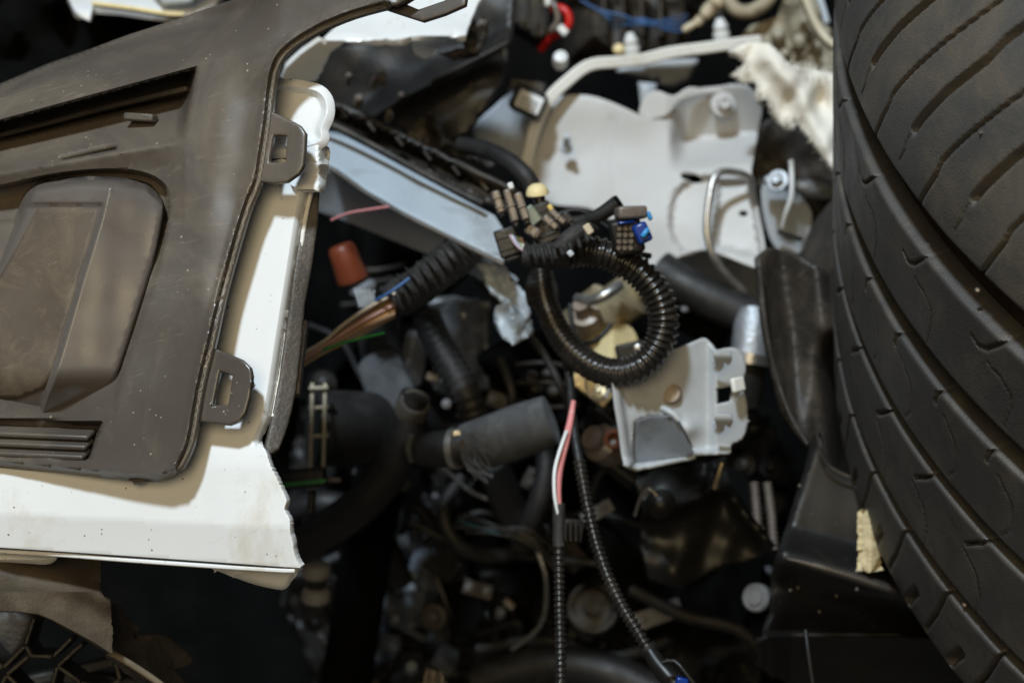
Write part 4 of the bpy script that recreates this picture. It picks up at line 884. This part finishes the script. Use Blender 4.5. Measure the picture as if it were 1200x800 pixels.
lathe('mouth', P(486, 472, .812), cdir(.30, .62, .72), [(.0070, -.006), (.0066, .0), (.0062, .001), (.0050, .001), (.0046, -.003), (.0040, -.010), (.0005, -.011)], M['edge_black'], h3, 26)
h4 = thing('elbow_hose_with_sleeve', 'black elbow hose pushed into a frayed grey braided sleeve', 'hose', tuple(P(560, 550, .80)))
tube('elbow', [(482, 524, .815), (500, 526, .806), (524, 526, .80), (556, 520, .797)], 44, M['rubber'], h4, n=26, taper=(.7, .95, 1, .95))
tube('cut_rim', [(482, 510, .806), (478, 524, .802), (482, 540, .806)], 7, M['sleeve'], h4)
tube('braided_sleeve', [(548, 524, .797), (580, 515, .793), (615, 503, .79), (646, 492, .788)], 62, M['sleeve'], h4, n=28, taper=(.92, 1, 1.03, .96))
for k in range(26):
    x = 548+rng.uniform(-4, 10); y = 505+rng.uniform(0, 42); tube('frayed_strand', [(x, y, .778), (x+rng.uniform(-6, 10), y+rng.uniform(3, 9), .775), (x+rng.uniform(2, 26), y+rng.uniform(10, 26), .777)], 1.7, M['sleeve'], h4, n=5, sp=4)
h5 = tube('ribbed_black_hose', [(500, 372, .86), (512, 400, .852), (530, 432, .846), (548, 464, .842), (560, 500, .845)], 36, M['rubber'], rib=(.0035, .0005), n=22)
setp(h5, 'black hose running down between the grey casting and the open hose mouth', 'hose')
h6 = tube('lower_black_hose', [(575, 540, .84), (588, 572, .85), (600, 600, .86), (625, 630, .87)], 40, M['rubber'], n=22)
setp(h6, 'black hose dropping below the frayed sleeve', 'hose')
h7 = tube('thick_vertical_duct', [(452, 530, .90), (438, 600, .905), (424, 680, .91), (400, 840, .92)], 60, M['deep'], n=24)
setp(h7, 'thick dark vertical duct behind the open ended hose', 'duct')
cs = thing('engine_casting', 'grey cast metal block behind the black hoses below the rail', 'engine part', tuple(P(540, 450, .93)))
sheet('block', cr([(516, 364), (540, 354), (562, 360), (566, 400), (562, 445), (540, 455), (520, 430)], 3, True), lambda x, y: .92+.004*noise2(x, y, 15, 2)+.0006*np.abs(x-540), M['alu'], cs, step=5, solid=.02, bev=.001)
lathe('nub', P(543, 370, .912), VIEW, [(.0018, -.002), (.0018, .001), (.0008, .0014)], M['steel'], cs, 10)
sheet('fin', cr([(486, 392), (494, 390), (500, 410), (494, 450), (480, 452), (476, 440)], 3, True), lambda x, y: .895+.0004*(x-480), M['alu'], cs, step=4, solid=.006, bev=.0006)
bar('tag', (500, 440, .88), (515, 444, .88), 9, .003, M['tan'], cs)
lathe('bolt_end', P(524, 474, .84), cdir(-.2, .3, 1), [(.0020, -.002), (.0022, .002), (.001, .003)], M['dullgrey'], cs, 10)
# more dark pieces behind
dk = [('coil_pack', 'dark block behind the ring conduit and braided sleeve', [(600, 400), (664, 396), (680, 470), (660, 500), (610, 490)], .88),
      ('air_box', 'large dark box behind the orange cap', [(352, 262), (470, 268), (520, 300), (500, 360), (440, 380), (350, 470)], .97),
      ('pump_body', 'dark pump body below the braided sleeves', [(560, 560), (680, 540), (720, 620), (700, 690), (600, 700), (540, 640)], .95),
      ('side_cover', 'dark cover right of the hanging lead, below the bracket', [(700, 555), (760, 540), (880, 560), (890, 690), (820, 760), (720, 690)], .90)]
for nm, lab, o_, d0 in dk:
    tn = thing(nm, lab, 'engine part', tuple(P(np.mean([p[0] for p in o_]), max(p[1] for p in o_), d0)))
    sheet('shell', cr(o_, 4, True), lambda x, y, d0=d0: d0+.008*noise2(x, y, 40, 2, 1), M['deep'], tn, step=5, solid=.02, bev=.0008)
    cx, cy = np.mean([p[0] for p in o_]), np.mean([p[1] for p in o_])
    for k in range(4):
        a = rng.uniform(0, 6.28); r_ = rng.uniform(10, 34); lathe('boss', P(cx+r_*math.cos(a), cy+r_*math.sin(a), d0-.006), cdir(rng.uniform(-.4, .4), .4, 1), [(.003, -.006), (.003, .002), (.0016, .003)], M['blackd'], tn, 12)
    for k in range(3):
        y0 = cy-24+k*22+rng.uniform(-6, 6); tube('moulded_rib', [(cx-38, y0, d0-.012), (cx, y0+rng.uniform(-10, 10), d0-.016), (cx+36, y0+rng.uniform(-12, 12), d0-.012)], 6, M['blackd'], tn)
# translucent crumpled shield below the bracket
gl = thing('crumpled_gloss_shield', 'crumpled glossy black plastic sheet hanging below the grey bracket', 'plastic sheet', tuple(P(820, 660, .82)))
def d_gl(x, y): return .815+.006*noise2(x, y, 44, 2, 3)-crease(x, y, [(745, 600), (800, 590), (850, 570)], .010, 9)-crease(x, y, [(852, 572), (880, 610), (905, 640)], .008, 10)-crease(x, y, [(838, 545), (830, 575)], .008, 6)
sheet('sheet', jag([(742, 560), (770, 548), (812, 546), (852, 536), (856, 565), (880, 600), (908, 640), (890, 655), (850, 662), (800, 690), (760, 680), (748, 640), (752, 600)], .7, 6, True), d_gl, M['gloss'], gl, step=4, solid=.0012, smooth=60)
lathe('ball_stud', P(774, 590, .80), cdir(-.2, .5, 1), [(.0045, -.006), (.0062, -.002), (.0062, .001), (.0045, .004), (.0015, .0055)], M['gloss'], gl, 20)
tube('torn_edge', [(744, 604, .795), (752, 580, .79), (762, 572, .788), (770, 582, .788)], 4, M['steel'], gl)
tube('folded_edge', [(837, 572, .795), (842, 556, .793), (846, 542, .793)], 6, M['brass'], gl)  # brassy tube stands in for a highlight on the black edge
tube('black_bracket_arm', [(684, 520, .83), (710, 540, .825), (745, 566, .82)], 20, M['gloss'], gl)
rn = thing('rusty_mount', 'brown mount stub left of the grey bracket', 'mount', tuple(P(715, 540, .82)))
lathe('stub', P(706, 520, .82), cdir(-.6, .4, .7), [(.008, -.01), (.008, .002), (.005, .004), (.005, .008)], M['connp'], rn, 18)
lathe('bore', P(720, 515, .812), cdir(-.2, .2, 1), [(.004, -.003), (.0042, .002), (.0026, .002), (.0024, -.002)], mat('rust', (.17, .05, .02), .8), rn, 16)

# gearbox bits in the deep lower middle
gb = thing('gearbox', 'blurred grey metal gearbox parts deep in the bay at the bottom', 'gearbox', tuple(P(520, 760, 1.0)))
def cast(nm, o_, d0, m='casting'): return sheet(nm, o_, lambda x, y: d0+.0012*noise2(x, y, 14, 2, 1)+.0006*np.abs(x-o_[0][0]-20), M[m], gb, step=5, solid=.018, bev=.001, smooth=25)
cast('casting', [(478, 660), (500, 650), (545, 640), (550, 665), (520, 690), (498, 692), (482, 680)], .97)
cast('casting', [(462, 702), (482, 692), (502, 712), (490, 734), (470, 736)], .98)
cast('casting', [(420, 742), (446, 730), (456, 750), (446, 775), (424, 765)], 1.0)
cast('casting', [(590, 676), (625, 670), (632, 688), (606, 698)], .98)
bar('black_plate', (512, 672, .955), (540, 735, .955), 10, .012, M['black'], gb)
bar('black_plate', (532, 668, .95), (556, 738, .95), 38, .012, M['deep'], gb)
bar('steel_strip', (572, 684, .955), (602, 712, .955), 8, .003, M['connp'], gb)
for x, y, r_ in ((463, 727, 6), (566, 722, 7), (586, 718, 7), (484, 676, 6), (482, 782, 8)): lathe('bolt_head', P(x, y, .955), cdir(.1, .4, 1), [(r_*.0004, -.004), (r_*.0004, .003), (r_*.0003, .004)], M['casting'], gb, sides=6)
pt = lathe('pulley_ring', P(694, 712, .93), cdir(.1, .3, 1), [(.012, -.006), (.0125, 0), (.0118, .002), (.010, .002), (.009, -.003), (.004, -.003), (.0035, .002)], M['black'], None, 30)
setp(pt, 'dark round pulley behind the straight hanging conduit', 'pulley')
for i, (y, lab) in enumerate(((665, 'upper white pipe fitting behind the bumper corner'), (694, 'lower white pipe fitting behind the bumper corner'))):
    f = thing('white_pipe_fitting', lab, 'pipe fitting', tuple(P(370, y, .86)), 'white pipe fittings')
    lathe('ring', P(370, y+8, .86), cdir(.1, 1, .35), [(.0052, -.001), (.0062, .0), (.0062, .0035), (.0054, .005), (.0046, .0055)], M['paleplastic'], f, 22)
    lathe('pipe', P(370, y+18, .86), cdir(.1, 1, .35), [(.0048, -.002), (.0048, .004)], M['black'], f, 18)
gs = thing('green_marked_connector', 'black connector with a bright green stripe right of the bumper tip', 'connector', tuple(P(355, 600, .80)))
bar('body', (330, 562, .80), (382, 558, .80), 22, .012, M['black'], gs, bev=.001)
bar('green_stripe', (332, 568, .7925), (382, 563, .7925), 4.5, .001, M['green'], gs, bev=.0002)
bar('pin_row', (384, 562, .80), (400, 562, .80), 6, .003, M['connp'], gs)
bar('leg', (366, 575, .80), (364, 602, .80), 9, .006, M['black'], gs)
tp = thing('pointed_bracket_tip', 'brownish pointed bracket tip poking up at the bottom edge', 'bracket', tuple(P(506, 815, .78)))
sheet('tip', [(486, 820), (494, 800), (503, 787), (509, 785), (518, 790), (526, 802), (530, 820)], lambda x, y: .78+.0006*np.abs(x-508), M['trim_dusty'], tp, step=4, solid=.006, bev=.0008)

# thin cables that thread through the bay
cabs = [([(560, 330, .84), (600, 372, .82), (640, 420, .82), (664, 470, .82), (680, 520, .84)], 9, 'thin black cable between torn rail end and conduit ring'),
        ([(500, 640, .93), (560, 600, .92), (620, 620, .92), (690, 600, .90), (760, 620, .88)], 7, 'thin black cable crossing behind the hanging conduits'),
        ([(360, 380, .90), (400, 400, .90), (430, 450, .88), (470, 470, .87)], 8, 'thin black cable below the orange cap'),
        ([(560, 760, .95), (640, 750, .94), (720, 770, .93), (800, 740, .92)], 14, 'black cable along the bottom of the bay'),
        ([(480, 610, .92), (540, 640, .92), (600, 650, .92), (700, 660, .92)], 10, 'black cable above the gearbox castings'),
        ([(740, 690, .88), (800, 720, .87), (870, 740, .86), (910, 790, .85)], 16, 'black cable left of the splash shield'),
        ([(700, 480, .84), (720, 500, .83), (726, 530, .83), (700, 560, .84), (690, 600, .85)], 8, 'thin black cable left of the grey bracket'),
        ([(586, 420, .86), (600, 460, .855), (596, 500, .86), (600, 540, .87)], 12, 'black cable left of the dark coil block')]
for p_, w_, lab in cabs: setp(tube('black_cable', p_, w_, M['rubber']), lab, 'cable')

# ------------------------------------------------------------ smaller pieces in the depth of the bay
misc = [('coolant_hose', 'hose', 'matt black coolant hose behind the clamped hose, left of the gearbox', [(330, 600, .93), (390, 590, .92), (440, 620, .93), (470, 680, .95)], 30, 'rubber'),
        ('coolant_hose', 'hose', 'slim black hose looping under the braided sleeve', [(540, 560, .88), (520, 600, .87), (540, 640, .87), (590, 650, .88), (640, 620, .89)], 18, 'rubber'),
        ('steel_brake_line', 'pipe', 'thin steel line crossing below the braided sleeve', [(520, 548, .87), (560, 580, .88), (620, 592, .88), (650, 570, .87)], 5, 'steel'),
        ('steel_brake_line', 'pipe', 'thin steel line bending left of the pulley', [(628, 640, .91), (640, 680, .91), (634, 730, .92), (600, 760, .93)], 5, 'steel'),
        ('coolant_hose', 'hose', 'black hose running up behind the pink and white lead', [(610, 640, .86), (630, 590, .85), (640, 540, .85), (630, 470, .86)], 24, 'rubber'),
        ('coolant_hose', 'hose', 'fat black hose along the bottom edge near the plug', [(560, 800, .90), (640, 778, .89), (720, 790, .88), (800, 830, .87)], 46, 'rubber')]
for nm, cat, lab, p_, w_, m_ in misc: setp(tube(nm, p_, w_, M[m_], n=18), lab, cat)
cl = thing('hose_clamp', 'steel band clamp on the elbow hose left of the braided sleeve', 'clamp', tuple(P(530, 545, .79)))
tube('band', [(530, 526, .798), (537, 525.5, .797)], 48, M['steel'], cl, n=26)
bar('screw_housing', (530, 508, .782), (541, 506, .782), 8, .004, M['steel'], cl)
wb = thing('wire_bundle', 'bundle of thin dark wires with one teal wire under the braided sleeve', 'wires', tuple(P(610, 640, .85)))
for k in range(9):
    j = rng.normal(size=4)*5
    tube('wire', [(540+j[0], 600+k*3, .86), (580, 612+j[1]+k*2, .852), (620, 622+j[2]+k, .848), (650+j[3], 640+k*4, .85)], 3.2, M['tealwire'] if k == 3 else M['rubber'], wb, n=6)
for i, (x, y, w_, h_, d0, an, lab) in enumerate(((586, 470, 34, 20, .87, 20, 'small dark bracket plate above the braided sleeve'), (700, 600, 40, 16, .87, -30, 'dark bracket arm between hanging leads and gloss sheet'), (470, 560, 30, 22, .89, 40, 'dark bracket plate right of the open ended hose'), (620, 560, 26, 14, .88, -60, 'small dark bracket left of the pink lead'), (560, 690, 36, 18, .92, 15, 'dark bracket plate above the gearbox plates'), (770, 720, 60, 22, .89, -20, 'dark bracket arm right of the curved lead'))):
    t_ = thing('small_bracket', lab, 'bracket', tuple(P(x, y, d0)), 'small dark brackets')
    c_, s_ = math.cos(R(an)), math.sin(R(an))
    bar('plate', (x-w_/2*c_, y-w_/2*s_, d0), (x+w_/2*c_, y+w_/2*s_, d0), h_, .003, M['dullgrey'] if i % 2 else M['blackd'], t_)
    bolt('bolt', x-w_*.28*c_, y-w_*.28*s_, d0-.002, 5, M['dullgrey'], t_, cdir(.1, .3, 1))
    bolt('bolt', x+w_*.28*c_, y+w_*.28*s_, d0-.002, 4, M['dullgrey'], t_, cdir(.1, .3, 1))

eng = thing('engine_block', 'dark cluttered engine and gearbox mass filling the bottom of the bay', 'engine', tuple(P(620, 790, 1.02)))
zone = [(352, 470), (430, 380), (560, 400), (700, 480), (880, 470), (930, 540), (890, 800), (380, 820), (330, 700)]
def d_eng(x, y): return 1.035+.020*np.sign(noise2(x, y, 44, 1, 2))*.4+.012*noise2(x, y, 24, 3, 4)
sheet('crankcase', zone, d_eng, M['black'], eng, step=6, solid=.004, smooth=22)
pool = ['black', 'black', 'blackd', 'rubber', 'deep', 'gloss', 'black', 'blackd', 'dimgrey']
for k in range(130):
    while True:
        x, y = rng.uniform(330, 930), rng.uniform(380, 810)
        if inpoly(np.array(x), np.array(y), zone): break
    d0 = rng.uniform(.93, 1.03); m_ = M[pool[rng.integers(len(pool))]]; ty = rng.integers(5)
    if ty == 0:
        L_ = rng.uniform(16, 46); an = rng.uniform(0, 3.14)
        bar('web', (x-L_/2*math.cos(an), y-L_/2*math.sin(an), d0), (x+L_/2*math.cos(an), y+L_/2*math.sin(an), d0+rng.normal()*.008), rng.uniform(6, 18), rng.uniform(.004, .016), m_, eng, roll=rng.uniform(-50, 50))
    elif ty == 1:
        r_ = rng.uniform(.0025, .008); lathe('boss', P(x, y, d0), cdir(rng.normal()*.5, .4+rng.normal()*.3, 1), [(r_*1.2, -r_*2), (r_*1.15, 0), (r_, r_*.2), (r_*.6, r_*.25), (r_*.55, r_*.9), (r_*.3, r_)], m_, eng, 14)
    elif ty == 2:
        q = rng.normal(size=(3, 2))*16; tube('hose', [(x-36+q[0, 0], y+q[0, 1]*1.5, d0+.01), (x+q[1, 0], y+q[1, 1], d0), (x+18, y+q[1, 1]*-.7, d0+.002), (x+38+q[2, 0], y+q[2, 1]*1.6, d0+.012)], rng.uniform(5, 20), M['rubber'], eng, n=12, sp=5)
    elif ty == 3:
        pg = [(x+rng.uniform(14, 34)*math.cos(t_), y+rng.uniform(10, 26)*math.sin(t_)) for t_ in np.linspace(0, 6.28, 7)[:-1]]
        gx_, gy_ = rng.normal(size=2)*.0007; sheet('cover', pg, lambda X, Y: d0+gx_*(X-x)+gy_*(Y-y), m_, eng, step=9, solid=.006, bev=.0008, smooth=25)
    else:
        bolt('bolt', x, y, d0-.004, rng.uniform(4, 8), M['dimgrey'], eng, cdir(rng.normal()*.3, .3, 1))
